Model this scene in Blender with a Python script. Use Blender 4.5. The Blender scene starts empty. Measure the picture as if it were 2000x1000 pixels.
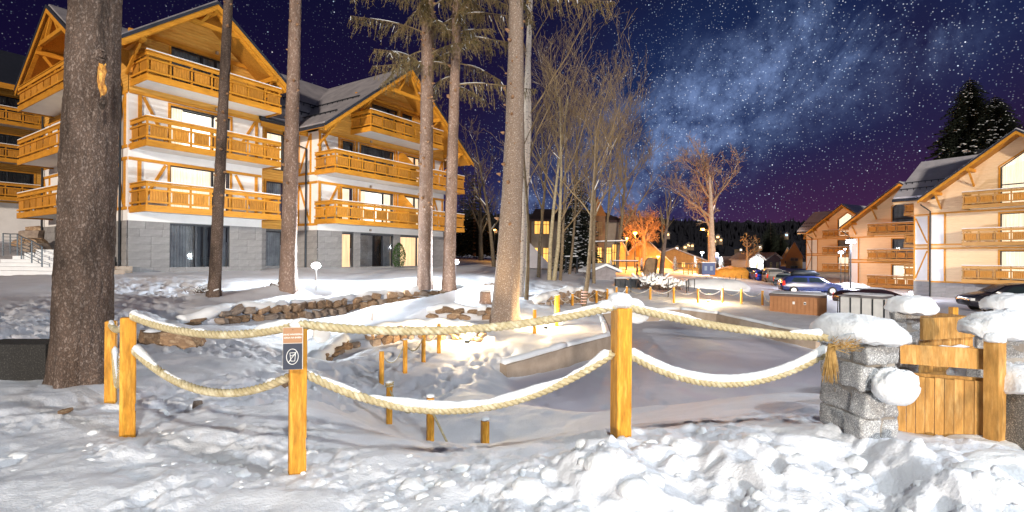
import bpy, math, random
import numpy as np
from mathutils import Vector, Matrix
C = bpy.context.scene
COL = C.collection
R = math.radians
PI = math.pi
rnd = random.Random(7)

# ------------------------------------------------------------------ camera
FPX = 994.0
ROLL, PITCH = R(0.4), math.atan(2 / 994)
CAM = Vector((0, 0, 1.6))
_f = Vector((0, math.cos(PITCH), math.sin(PITCH)))
_u0 = Vector((0, -math.sin(PITCH), math.cos(PITCH)))
_X = Vector((1, 0, 0))
_r = _X * math.cos(ROLL) + _u0 * math.sin(ROLL)
_u = -_X * math.sin(ROLL) + _u0 * math.cos(ROLL)
camd = bpy.data.cameras.new('camera')
cam = bpy.data.objects.new('camera', camd)
COL.objects.link(cam)
camd.sensor_width = 36
camd.lens = FPX / 2000 * 36
camd.clip_start = 0.05
camd.clip_end = 3000
m3 = Matrix((_r, _u, -_f)).transposed()
cam.matrix_world = Matrix.Translation(CAM) @ m3.to_4x4()
C.camera = cam


def P(px, py, D):
    d = _f + _r * ((px - 1000) / FPX) + _u * ((500 - py) / FPX)
    return CAM + d * (D / d.y)


# ------------------------------------------------------------------ world: night sky with the milky way
W = bpy.data.worlds.new('World')
C.world = W
W.use_nodes = True
nt = W.node_tree
nt.nodes.clear()


def N(t, typ, **kw):
    n = t.nodes.new(typ)
    for k, v in kw.items():
        if k == 'inp':
            for a, b in v.items():
                n.inputs[a].default_value = b
        else:
            setattr(n, k, v)
    return n


def math_(t, op, a, b=None, c=None, clamp=False):
    n = t.nodes.new('ShaderNodeMath')
    n.operation = op
    n.use_clamp = clamp
    for i, v in enumerate((a, b, c)):
        if v is None:
            continue
        if isinstance(v, (int, float)):
            n.inputs[i].default_value = v
        else:
            t.links.new(v, n.inputs[i])
    return n.outputs[0]


def ramp(t, fac, stops, interp='LINEAR'):
    n = t.nodes.new('ShaderNodeValToRGB')
    n.color_ramp.interpolation = interp
    e = n.color_ramp.elements
    while len(e) < len(stops):
        e.new(0.5)
    for i, (p, c) in enumerate(stops):
        e[i].position = p
        e[i].color = (c, c, c, 1) if isinstance(c, (int, float)) else (*c, 1)
    t.links.new(fac, n.inputs[0])
    return n.outputs[0]


def mixc(t, fac, a, b, blend='MIX'):
    n = t.nodes.new('ShaderNodeMix')
    n.data_type = 'RGBA'
    n.blend_type = blend
    for i, v in ((0, fac), (6, a), (7, b)):
        if isinstance(v, (int, float)):
            n.inputs[i].default_value = v
        elif isinstance(v, tuple):
            n.inputs[i].default_value = (*v, 1)
        else:
            t.links.new(v, n.inputs[i])
    return n.outputs[2]


tc = N(nt, 'ShaderNodeTexCoord')
gen = tc.outputs['Generated']
sep = N(nt, 'ShaderNodeSeparateXYZ')
nt.links.new(gen, sep.inputs[0])


def wnoise(scale, detail=6, rough=0.6, w=0.0, dist=0.0):
    n = N(nt, 'ShaderNodeTexNoise', noise_dimensions='4D', inp={'W': w, 'Scale': scale, 'Detail': detail, 'Roughness': rough, 'Distortion': dist})
    nt.links.new(gen, n.inputs['Vector'])
    return n.outputs[0]


d1 = (P(1760, -40, 1) - CAM).normalized()
d2 = (P(1250, 330, 1) - CAM).normalized()
nrm = d1.cross(d2).normalized()
dp = N(nt, 'ShaderNodeVectorMath', operation='DOT_PRODUCT')
dp.inputs[1].default_value = nrm
nt.links.new(gen, dp.inputs[0])
HOFF = 0.0
wob = math_(nt, 'MULTIPLY', math_(nt, 'SUBTRACT', wnoise(3.0, 4, .55, 2.0), .5), 0.30)
bd = math_(nt, 'ABSOLUTE', math_(nt, 'ADD', dp.outputs[1], wob))
core = ramp(nt, bd, [(0.0, 1.0), (0.06, .75), (0.18, 0.0)], 'EASE')
halo = ramp(nt, math_(nt, 'ABSOLUTE', math_(nt, 'ADD', math_(nt, 'ADD', dp.outputs[1], HOFF), math_(nt, 'MULTIPLY', wob, .6))), [(0.0, 1.0), (0.36, 0.0)], 'EASE')
clouds = ramp(nt, wnoise(5.5, 10, .66, 5.0, .6), [(.42, 0.0), (.50, .35), (.60, 1.0)])
fine = ramp(nt, wnoise(22, 7, .75, 1.0), [(.36, .12), (.66, 1.0)])
base = ramp(nt, sep.outputs[2], [(0.0, (.085, .030, .055)), (0.07, (.055, .016, .060)), (0.2, (.020, .008, .038)), (0.45, (.008, .007, .030)), (1.0, (.004, .005, .016))])
sidef = ramp(nt, math_(nt, 'ADD', math_(nt, 'MULTIPLY', sep.outputs[0], .5), .5), [(0.1, (.35, .45, .7)), (.55, (.85, .95, 1.1)), (.8, (1.1, 1.0, 1.0))])
base = mixc(nt, 1.0, base, sidef, 'MULTIPLY')
hz = ramp(nt, wnoise(2.2, 4, .5, 9.0), [(.35, 0.2), (.7, 1.0)])
blue = mixc(nt, math_(nt, 'MULTIPLY', math_(nt, 'MULTIPLY', halo, hz), .85), base, (.010, .036, .125))
milk = mixc(nt, math_(nt, 'MULTIPLY', math_(nt, 'MULTIPLY', math_(nt, 'MULTIPLY', core, clouds), fine), 1.0), blue, (.22, .32, .60))


def stars(scale, thr, seed_gain, dens_lo):
    v = N(nt, 'ShaderNodeTexVoronoi', feature='F1', inp={'Scale': scale})
    nt.links.new(gen, v.inputs['Vector'])
    s = ramp(nt, v.outputs['Distance'], [(0.0, 1.0), (thr * .55, .8), (thr, 0.0)])
    sp = N(nt, 'ShaderNodeSeparateColor')
    nt.links.new(v.outputs['Color'], sp.inputs[0])
    b = math_(nt, 'POWER', sp.outputs[0], 2.4)
    k = math_(nt, 'MULTIPLY', math_(nt, 'MULTIPLY', s, b), seed_gain)
    dens = math_(nt, 'ADD', math_(nt, 'MULTIPLY', halo, 1 - dens_lo), dens_lo)
    tint = mixc(nt, sp.outputs[1], (.55, .8, 1.0), (1.0, .95, .95))
    k = math_(nt, 'MULTIPLY', k, dens)
    t2 = N(nt, 'ShaderNodeVectorMath', operation='SCALE')
    nt.links.new(tint, t2.inputs[0])
    nt.links.new(k, t2.inputs['Scale'])
    return t2.outputs[0]


acc = milk
for args in ((60, .07, 2.4, .6), (130, .12, 1.0, .4), (260, .27, 1.1, .14)):
    a = N(nt, 'ShaderNodeVectorMath', operation='ADD')
    nt.links.new(acc, a.inputs[0])
    nt.links.new(stars(*args), a.inputs[1])
    acc = a.outputs[0]
bg = N(nt, 'ShaderNodeBackground', inp={'Strength': 1.0})
nt.links.new(acc, bg.inputs[0])
wo = N(nt, 'ShaderNodeOutputWorld')
nt.links.new(bg.outputs[0], wo.inputs[0])

# ------------------------------------------------------------------ lights
sun = bpy.data.lights.new('sun', 'SUN')
sun.energy = 3.35
sun.angle = R(2.5)
sun.color = (1.0, .87, .73)
so = bpy.data.objects.new('sun', sun)
COL.objects.link(so)
so.rotation_euler = Vector((0.10, 1, -math.tan(R(8.5)))).to_track_quat('-Z', 'Y').to_euler()


def point(name, loc, energy, color, radius=.1, parent=None):
    l = bpy.data.lights.new(name, 'POINT')
    l.energy = energy
    l.color = color
    l.shadow_soft_size = radius
    o = bpy.data.objects.new(name, l)
    COL.objects.link(o)
    o.location = loc
    if parent:
        o.parent = parent
    return o


# the street lamp that stands just behind the camera and lights the foreground snow
point('unseen_lamp', (1.6, -4.0, 8.0), 3300, (.97, 1.0, .97), .25)
# added lamp, out of view farther right, to brighten the pond
point('unseen_lamp', (13.0, -2.5, 9.5), 5600, (.86, .92, 1.0), .25)

C.view_settings.view_transform = 'Standard'
C.view_settings.look = 'None'
C.view_settings.exposure = 0.0
C.view_settings.gamma = 1.0
C.cycles.use_denoising = True
C.cycles.max_bounces = 6
C.cycles.diffuse_bounces = 3
C.cycles.glossy_bounces = 2
C.cycles.transmission_bounces = 2
C.cycles.transparent_max_bounces = 8
C.cycles.sample_clamp_indirect = 4.0
C.cycles.use_light_tree = True

# ------------------------------------------------------------------ materials
MATS = {}


def pm(name, c1, c2=None, scale=6.0, rough=.7, bump=0.0, bscale=30.0, stretch=(1, 1, 1), c3=None, spec=.3, detail=5, lo=.35, hi=.65, metal=0.0, emit=None, estr=0.0, sss=0.0):
    if name in MATS:
        return MATS[name]
    m = bpy.data.materials.new(name)
    m.use_nodes = True
    t = m.node_tree
    b = t.nodes['Principled BSDF']
    b.inputs['Roughness'].default_value = rough
    b.inputs['Specular IOR Level'].default_value = spec
    b.inputs['Metallic'].default_value = metal
    co = N(t, 'ShaderNodeTexCoord')
    mp = N(t, 'ShaderNodeMapping')
    mp.inputs['Scale'].default_value = stretch
    t.links.new(co.outputs['Object'], mp.inputs[0])
    if c2 is None:
        c2 = tuple(x * .86 for x in c1)
    n = N(t, 'ShaderNodeTexNoise', inp={'Scale': scale, 'Detail': detail, 'Roughness': .65})
    t.links.new(mp.outputs[0], n.inputs[0])
    st = [(lo, c1), (hi, c2)] if c3 is None else [(lo, c1), ((lo + hi) / 2, c2), (hi, c3)]
    col = ramp(t, n.outputs[0], st)
    t.links.new(col, b.inputs['Base Color'])
    if bump:
        n2 = N(t, 'ShaderNodeTexNoise', inp={'Scale': bscale, 'Detail': 4, 'Roughness': .6})
        t.links.new(mp.outputs[0], n2.inputs[0])
        bp = N(t, 'ShaderNodeBump', inp={'Strength': 1.0, 'Distance': bump})
        t.links.new(n2.outputs[0], bp.inputs['Height'])
        t.links.new(bp.outputs[0], b.inputs['Normal'])
    if emit:
        b.inputs['Emission Color'].default_value = (*emit, 1)
        b.inputs['Emission Strength'].default_value = estr
    if sss:
        b.inputs['Subsurface Weight'].default_value = sss
        b.inputs['Subsurface Radius'].default_value = (.06, .07, .08)
        b.inputs['Subsurface Scale'].default_value = .5
    MATS[name] = m
    return m


SNOW = pm('snow', (.84, .87, .90), (.76, .79, .83), 1.3, .6, .010, 48, spec=.2, sss=.10)
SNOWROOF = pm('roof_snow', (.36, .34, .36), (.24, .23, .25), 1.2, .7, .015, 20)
WOOD = pm('larch_wood', (.72, .325, .032), (.56, .225, .02), 2.2, .55, .002, 60, (1, 1, 14), spec=.3)
WOODV = pm('larch_board', (.66, .29, .04), (.50, .20, .022), 2.4, .55, .003, 40, (16, 16, 1.2), c3=(.74, .36, .06))
POSTW = pm('post_wood', (.80, .40, .045), (.62, .27, .028), 3.0, .5, .002, 30, (9, 9, 1), c3=(.84, .46, .07))
GATEW = pm('gate_wood', (.66, .36, .10), (.52, .26, .065), 3.0, .55, .003, 30, (8, 8, 1), c3=(.72, .43, .15))
PALEWOOD = pm('pale_cladding', (.84, .62, .38), (.77, .54, .31), 2.0, .6, .002, 60, (1, 1, 14))
CLAD = pm('larch_cladding', (.78, .42, .09), (.66, .32, .055), 2.0, .6, .002, 60, (1, 1, 10))


def planks(m, period, dark, vr=.2):
    t = m.node_tree
    b = t.nodes['Principled BSDF']
    co = N(t, 'ShaderNodeTexCoord')
    sp_ = N(t, 'ShaderNodeSeparateXYZ')
    t.links.new(co.outputs['Object'], sp_.inputs[0])
    q = math_(t, 'DIVIDE', sp_.outputs[2], period)
    f = math_(t, 'FRACT', q)
    groove = ramp(t, f, [(0.0, 0.0), (.05, 0.0), (.11, 1.0), (.96, 1.0), (1.0, 0.0)])
    wn = N(t, 'ShaderNodeTexWhiteNoise', noise_dimensions='1D')
    t.links.new(math_(t, 'FLOOR', q), wn.inputs['W'])
    old = b.inputs['Base Color'].links[0].from_socket
    tone = math_(t, 'ADD', math_(t, 'MULTIPLY', wn.outputs[0], vr), 1 - vr * .7)
    v = N(t, 'ShaderNodeVectorMath', operation='SCALE')
    t.links.new(old, v.inputs[0]); t.links.new(tone, v.inputs['Scale'])
    t.links.new(v.outputs[0], b.inputs['Base Color'])
    bp = N(t, 'ShaderNodeBump', inp={'Strength': 1.0, 'Distance': dark})
    t.links.new(groove, bp.inputs['Height'])
    t.links.new(bp.outputs[0], b.inputs['Normal'])


planks(PALEWOOD, .20, .012, .07)
planks(CLAD, .15, .03)


def vary(m, lo, hi, big=None):
    """each board its own tone; big = broad darker weathering patches"""
    t = m.node_tree
    b = t.nodes['Principled BSDF']
    old = b.inputs['Base Color'].links[0].from_socket
    oi = N(t, 'ShaderNodeObjectInfo')
    tone = math_(t, 'ADD', math_(t, 'MULTIPLY', oi.outputs['Random'], hi - lo), lo)
    if big:
        co = N(t, 'ShaderNodeTexCoord')
        mp = N(t, 'ShaderNodeMapping')
        mp.inputs['Scale'].default_value = big[1]
        t.links.new(co.outputs['Object'], mp.inputs[0])
        n = N(t, 'ShaderNodeTexNoise', inp={'Scale': big[0], 'Detail': 4, 'Roughness': .6})
        t.links.new(mp.outputs[0], n.inputs[0])
        tone = math_(t, 'MULTIPLY', tone, ramp(t, n.outputs[0], [(.34, big[2]), (.56, 1.0)]))
    v = N(t, 'ShaderNodeVectorMath', operation='SCALE')
    t.links.new(old, v.inputs[0]); t.links.new(tone, v.inputs['Scale'])
    t.links.new(v.outputs[0], b.inputs['Base Color'])
GROUND = pm('ground_snow', (.79, .81, .86), (.70, .72, .77), 1.3, .6, .010, 48, spec=.2, sss=.08)
_t = GROUND.node_tree
_b = _t.nodes['Principled BSDF']
_at = N(_t, 'ShaderNodeAttribute', attribute_name='ice')
_t.links.new(mixc(_t, _at.outputs['Fac'], _b.inputs['Base Color'].links[0].from_socket, (.70, .67, .75)), _b.inputs['Base Color'])
BALC = pm('brown_larch', (.50, .27, .08), (.40, .20, .05), 2.2, .55, .002, 60, (1, 1, 14))
ROOFSNOWB = pm('bright_roof_snow', (.62, .62, .68), (.50, .50, .56), 1.2, .7, .015, 20)  # snow colour lightened to make up for sun that only grazes these roofs
PLASTER = pm('white_plaster', (.82, .80, .78), (.74, .72, .70), .9, .85, .002, 40)
STONE = pm('grey_tile', (.30, .29, .28), (.22, .21, .21), 1.5, .7, .003, 30)
STONEB = pm('grey_tile_dark', (.285, .275, .27), (.21, .20, .20), 1.5, .7, .003, 30)
MORTAR = pm('mortar', (.13, .13, .13), (.10, .10, .10), 5, .9)
DARKROOF = pm('dark_roof_sheet', (.035, .04, .055), (.025, .03, .04), 3, .45)
METAL = pm('dark_metal', (.035, .04, .05), (.02, .025, .03), 4, .4, metal=.3)
FRAME = pm('anthracite_frame', (.028, .032, .04), (.02, .022, .03), 4, .4)
BARK = pm('spruce_bark', (.20, .14, .11), (.075, .05, .038), 40, .9, .02, 60, (1, 1, .55), c3=(.29, .225, .19), detail=10, lo=.36, hi=.64)
BARK2 = pm('grey_spruce_bark', (.30, .21, .165), (.19, .125, .095), 16, .9, .012, 40, (1, 1, .6), c3=(.42, .33, .28), detail=8)
BARKT = pm('bare_bark', (.20, .155, .10), (.11, .08, .05), 8, .9, .004, 30)
BIRCH = pm('birch_bark', (.12, .08, .06), (.80, .70, .60), 9, .8, .004, 30, (1, 1, 2.6), lo=.36, hi=.44)
TWIG = pm('twigs', (.22, .16, .09), (.14, .10, .055), 3, .9)
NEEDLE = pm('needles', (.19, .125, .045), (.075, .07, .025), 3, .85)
NEEDLED = pm('dark_needles', (.018, .026, .016), (.010, .015, .010), 3, .9)
ROPE = pm('rope', (.58, .50, .32), (.42, .35, .20), 9, .85, .003, 160, c3=(.66, .60, .43))
GRANITE = pm('granite', (.50, .51, .51), (.15, .15, .16), 75, .85, .006, 60, c3=(.66, .66, .65), detail=3, lo=.40, hi=.60)
GRANITED = pm('dark_granite', (.24, .225, .20), (.06, .056, .052), 90, .85, .005, 60, c3=(.40, .36, .31), detail=3, lo=.4, hi=.6)
JOINT = pm('stone_joint', (.36, .33, .29), (.28, .25, .22), 12, .9, .008, 40)
ROCK = pm('field_stone', (.44, .29, .17), (.25, .16, .10), 3, .9, .02, 12, c3=(.55, .41, .27))
CONC = pm('concrete', (.42, .34, .27), (.34, .27, .21), 3, .85, .003, 30)
FIBRE = pm('frayed_rope', (.55, .36, .13), (.38, .22, .07), 30, .9)
CURT = pm('curtain', (.34, .33, .33), (.22, .21, .22), 2, .9)
CURTLIT = pm('lit_curtain', (.8, .72, .6), (.7, .6, .5), 2, .9, emit=(1.0, .82, .60), estr=.95)
ROOMLIT = pm('lit_room', (.8, .75, .7), (.75, .7, .6), 2, .9, emit=(1.0, .92, .78), estr=2.2)
CURTWARM = pm('warm_lit_curtain', (.8, .6, .35), (.7, .5, .3), 2, .9, emit=(1.0, .68, .40), estr=1.0)
LITY = pm('yellow_lit_window', (.8, .6, .2), (.8, .6, .2), 2, .9, emit=(1.0, .50, .09), estr=1.1)
ORW = pm('orange_lit_render', (.30, .17, .06), (.22, .12, .04), 2, .9)  # the street lamps' orange light is put into this wall colour


for m_, lo, hi, big in ((WOOD, .84, 1.08, (1.4, (1, 1, 3), .8)), (WOODV, .74, 1.12, (3, (6, 6, 1), .72)), (BALC, .8, 1.15, None), (GATEW, .78, 1.1, (3.5, (3, 3, 1), .6)), (POSTW, .9, 1.05, (5, (3, 3, .7), .62)), (BARK, .9, 1.1, (2.6, (1, 1, .35), .38)), (BARK2, .92, 1.08, (2.2, (1, 1, .3), .62)), (ROCK, .6, 1.15, None), (GRANITE, .8, 1.12, (3, (1, 1, 1), .7)), (STONE, .93, 1.06, None), (STONEB, .93, 1.06, None)):
    vary(m_, lo, hi, big)


for nm_ in ('lit_curtain', 'warm_lit_curtain'):
    # glow painted in upright noise streaks, imitating lamp light between folds
    t_ = MATS[nm_].node_tree
    co_ = N(t_, 'ShaderNodeTexCoord'); mp_ = N(t_, 'ShaderNodeMapping'); mp_.inputs['Scale'].default_value = (9, 9, .25)
    t_.links.new(co_.outputs['Object'], mp_.inputs[0])
    n_ = N(t_, 'ShaderNodeTexNoise', inp={'Scale': 1.6, 'Detail': 3, 'Roughness': .6}); t_.links.new(mp_.outputs[0], n_.inputs[0])
    t_.links.new(ramp(t_, n_.outputs[0], [(.3, .62 if nm_[0] == 'l' else .5), (.7, 1.35)]), t_.nodes['Principled BSDF'].inputs['Emission Strength'])


def glass():
    m = bpy.data.materials.new('window_glass')
    m.use_nodes = True
    t = m.node_tree
    t.nodes.clear()
    tr = N(t, 'ShaderNodeBsdfTransparent', inp={'Color': (.86, .9, .93, 1)})
    gl = N(t, 'ShaderNodeBsdfGlossy', inp={'Roughness': .02})
    fr = N(t, 'ShaderNodeFresnel', inp={'IOR': 1.5})
    mx = N(t, 'ShaderNodeMixShader')
    t.links.new(fr.outputs[0], mx.inputs[0])
    t.links.new(tr.outputs[0], mx.inputs[1])
    t.links.new(gl.outputs[0], mx.inputs[2])
    o = N(t, 'ShaderNodeOutputMaterial')
    t.links.new(mx.outputs[0], o.inputs[0])
    return m


GLASS = glass()


def lampmat(name, col, s):
    m = bpy.data.materials.new(name)
    m.use_nodes = True
    b = m.node_tree.nodes['Principled BSDF']
    b.inputs['Base Color'].default_value = (.8, .8, .8, 1)
    b.inputs['Emission Color'].default_value = (*col, 1)
    b.inputs['Emission Strength'].default_value = s
    return m


LAMPW = lampmat('white_lamp', (.85, .93, 1), 25)
LAMPO = lampmat('sodium_lamp', (1, .45, .05), 14)
LAMPY = lampmat('warm_lamp', (1, .75, .4), 25)


# ------------------------------------------------------------------ mesh helpers
class MB:
    def __init__(s, fr=None):
        s.v, s.f, s.m = [], [], []
        s.fr = fr
        s.mi = 0

    def _a(s, vs, fs):
        b = len(s.v)
        if s.fr:
            ox, oy, ux, uy = s.fr
            vs = [(ox + x * ux - y * uy, oy + x * uy + y * ux, z) for x, y, z in vs]
        s.v.extend(vs)
        s.f.extend([tuple(i + b for i in f) for f in fs])
        s.m.extend([s.mi] * len(fs))

    def box(s, x0, x1, y0, y1, z0, z1):
        s._a([(x0, y0, z0), (x1, y0, z0), (x1, y1, z0), (x0, y1, z0), (x0, y0, z1), (x1, y0, z1), (x1, y1, z1), (x0, y1, z1)],
             [(0, 3, 2, 1), (4, 5, 6, 7), (0, 1, 5, 4), (1, 2, 6, 5), (2, 3, 7, 6), (3, 0, 4, 7)])
        return s

    def bar(s, p, q, w, h, up=(0, 0, 1)):
        p, q = Vector(p), Vector(q)
        d = (q - p).normalized()
        up = Vector(up)
        sd = d.cross(up)
        if sd.length < 1e-4:
            sd = d.cross(Vector((1, 0, 0)))
        sd.normalize()
        u = sd.cross(d).normalized()
        vs = []
        for c in (p, q):
            for a, b in ((-1, -1), (1, -1), (1, 1), (-1, 1)):
                vs.append(tuple(c + sd * (a * w / 2) + u * (b * h / 2)))
        s._a(vs, [(0, 3, 2, 1), (4, 5, 6, 7), (0, 1, 5, 4), (1, 2, 6, 5), (2, 3, 7, 6), (3, 0, 4, 7)])
        return s

    def poly(s, pts, th):
        """polygon (list of xyz), thickened downwards by th"""
        n = len(pts)
        vs = [tuple(p) for p in pts] + [(p[0], p[1], p[2] - th) for p in pts]
        fs = [tuple(range(n)), tuple(reversed(range(n, 2 * n)))]
        for i in range(n):
            j = (i + 1) % n
            fs.append((i, n + i, n + j, j))
        s._a(vs, fs)
        return s

    def prism(s, pts, off):
        n = len(pts)
        vs = [tuple(p) for p in pts] + [(p[0] + off[0], p[1] + off[1], p[2] + off[2]) for p in pts]
        fs = [tuple(range(n)), tuple(reversed(range(n, 2 * n)))]
        for i in range(n):
            j = (i + 1) % n
            fs.append((i, n + i, n + j, j))
        s._a(vs, fs)
        return s

    def quad(s, a, b, c, d):
        s._a([tuple(a), tuple(b), tuple(c), tuple(d)], [(0, 1, 2, 3)])
        return s

    def tube(s, pts, rad, n=6, cap=True, jit=0.0):
        pts = [Vector(p) for p in pts]
        if not hasattr(rad, '__len__'):
            rad = [rad] * len(pts)
        vs, fs = [], []
        t0 = (pts[1] - pts[0]).normalized()
        a = t0.cross(Vector((0, 0, 1)))
        if a.length < .05:
            a = t0.cross(Vector((1, 0, 0)))
        a.normalize()
        for i, p in enumerate(pts):
            t = (pts[min(i + 1, len(pts) - 1)] - pts[max(i - 1, 0)]).normalized()
            a = (a - t * a.dot(t)).normalized()
            b = t.cross(a)
            for k in range(n):
                an = 2 * PI * k / n
                r = rad[i] * (1 + (rnd.uniform(-jit, jit) if jit else 0))
                vs.append(tuple(p + a * (math.cos(an) * r) + b * (math.sin(an) * r)))
        for i in range(len(pts) - 1):
            for k in range(n):
                k2 = (k + 1) % n
                fs.append((i * n + k, i * n + k2, (i + 1) * n + k2, (i + 1) * n + k))
        if cap:
            fs.append(tuple(reversed(range(n))))
            fs.append(tuple(range((len(pts) - 1) * n, len(pts) * n)))
        s._a(vs, fs)
        return s

    def cyl(s, c, r, h, n=12, r2=None):
        c = Vector(c)
        s.tube([c, c + Vector((0, 0, h))], [r, r if r2 is None else r2], n)
        return s

    def build(s, name, mat, parent=None, smooth=False, loc=None):
        me = bpy.data.meshes.new(name)
        me.from_pydata(s.v, [], s.f)
        for m in (mat if isinstance(mat, (list, tuple)) else [mat]):
            me.materials.append(m)
        if any(s.m):
            me.polygons.foreach_set('material_index', s.m)
        if smooth:
            me.polygons.foreach_set('use_smooth', [True] * len(s.f))
        me.update()
        o = bpy.data.objects.new(name, me)
        COL.objects.link(o)
        if parent:
            o.parent = parent
        if loc is not None:
            o.location = loc
        return o


def tag(o, label, cat=None, group=None, kind=None):
    if label:
        o['label'] = label
    if cat:
        o['category'] = cat
    if group:
        o['group'] = group
    if kind:
        o['kind'] = kind
    return o


def empty(name, loc, rz, label, cat, group=None):
    o = bpy.data.objects.new(name, None)
    o.empty_display_size = .2
    COL.objects.link(o)
    o.location = loc
    o.rotation_euler = (0, 0, rz)
    return tag(o, label, cat, group)


def inst(src, parent, loc, rot=(0, 0, 0), scale=(1, 1, 1), mesh=None):
    o = src.copy()
    if mesh:
        o.data = mesh
    COL.objects.link(o)
    o.parent = parent
    o.location = loc
    o.rotation_euler = rot
    o.scale = scale
    return o


def mesh_np(name, V, F, mat, parent=None, smooth=True):
    me = bpy.data.meshes.new(name)
    nv, nf = len(V), len(F)
    me.vertices.add(nv)
    me.vertices.foreach_set('co', np.asarray(V, np.float32).ravel())
    me.loops.add(nf * 4)
    me.loops.foreach_set('vertex_index', np.asarray(F, np.int32).ravel())
    me.polygons.add(nf)
    me.polygons.foreach_set('loop_start', np.arange(0, nf * 4, 4, dtype=np.int32))
    me.polygons.foreach_set('use_smooth', np.full(nf, smooth))
    me.update(calc_edges=True)
    me.materials.append(mat)
    o = bpy.data.objects.new(name, me)
    COL.objects.link(o)
    if parent:
        o.parent = parent
    return o


# ------------------------------------------------------------------ noise
_rs = np.random.RandomState(3)
_perm = _rs.permutation(1024)
_val = _rs.rand(1024)


def vnoise(x, y, z=0.0):
    x = np.asarray(x, float); y = np.asarray(y, float); z = np.asarray(z, float) + 0 * x
    xi, yi, zi = np.floor(x).astype(int), np.floor(y).astype(int), np.floor(z).astype(int)
    xf, yf, zf = x - xi, y - yi, z - zi
    xf, yf, zf = (t * t * t * (t * (t * 6 - 15) + 10) for t in (xf, yf, zf))

    def h(a, b, c):
        return _val[_perm[(_perm[(_perm[a & 1023] + b) & 1023] + c) & 1023]]
    r = 0
    for dx in (0, 1):
        for dy in (0, 1):
            for dz in (0, 1):
                w = (xf if dx else 1 - xf) * (yf if dy else 1 - yf) * (zf if dz else 1 - zf)
                r = r + w * h(xi + dx, yi + dy, zi + dz)
    return r


def fbm(x, y, z=0.0, o=4, g=.5):
    r, a, t = 0, 1, 0
    for k in range(o):
        r = r + a * vnoise(x * 2 ** k + 17 * k, y * 2 ** k + 31 * k, np.asarray(z) * 2 ** k)
        t += a
        a *= g
    return r / t


def sstep(a, b, x):
    t = np.clip((x - a) / (b - a), 0, 1)
    return t * t * (3 - 2 * t)


# ------------------------------------------------------------------ ground
WALL1 = [(355, 628, 637, 13.5), (420, 610, 636, 14.2), (462, 599, 632, 15.0), (515, 600, 627, 15.8), (575, 591, 625, 17), (640, 588, 620, 18.4), (700, 579, 603, 20), (750, 570, 596, 21), (812, 567, 592, 22), (862, 567, 586, 23), (925, 557, 573, 25), (975, 553, 563, 27)]
WALL2 = [(606, 711, 719, 11.5), (633, 696, 710, 12), (658, 680, 693, 13.2), (683, 658, 678, 14.3), (725, 650, 677, 14.4), (762, 638, 670, 14.9), (812, 635, 662, 15.5), (855, 632, 664, 15.5), (898, 638, 665, 15.3), (940, 652, 668, 15)]
WALL3 = [(832, 606, 622, 17.4), (858, 600, 624, 17.3), (895, 602, 625, 17.3), (925, 607, 625, 17.4), (957, 602, 626, 17.3)]
WALL4 = [(1045, 588, 596, 22), (1075, 578, 598, 23), (1110, 566, 594, 24.5), (1150, 566, 590, 25.5), (1200, 570, 586, 27)]


def wall3d(w):
    return [(P(a, t, D), P(a, b, D)) for a, t, b, D in w]


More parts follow.
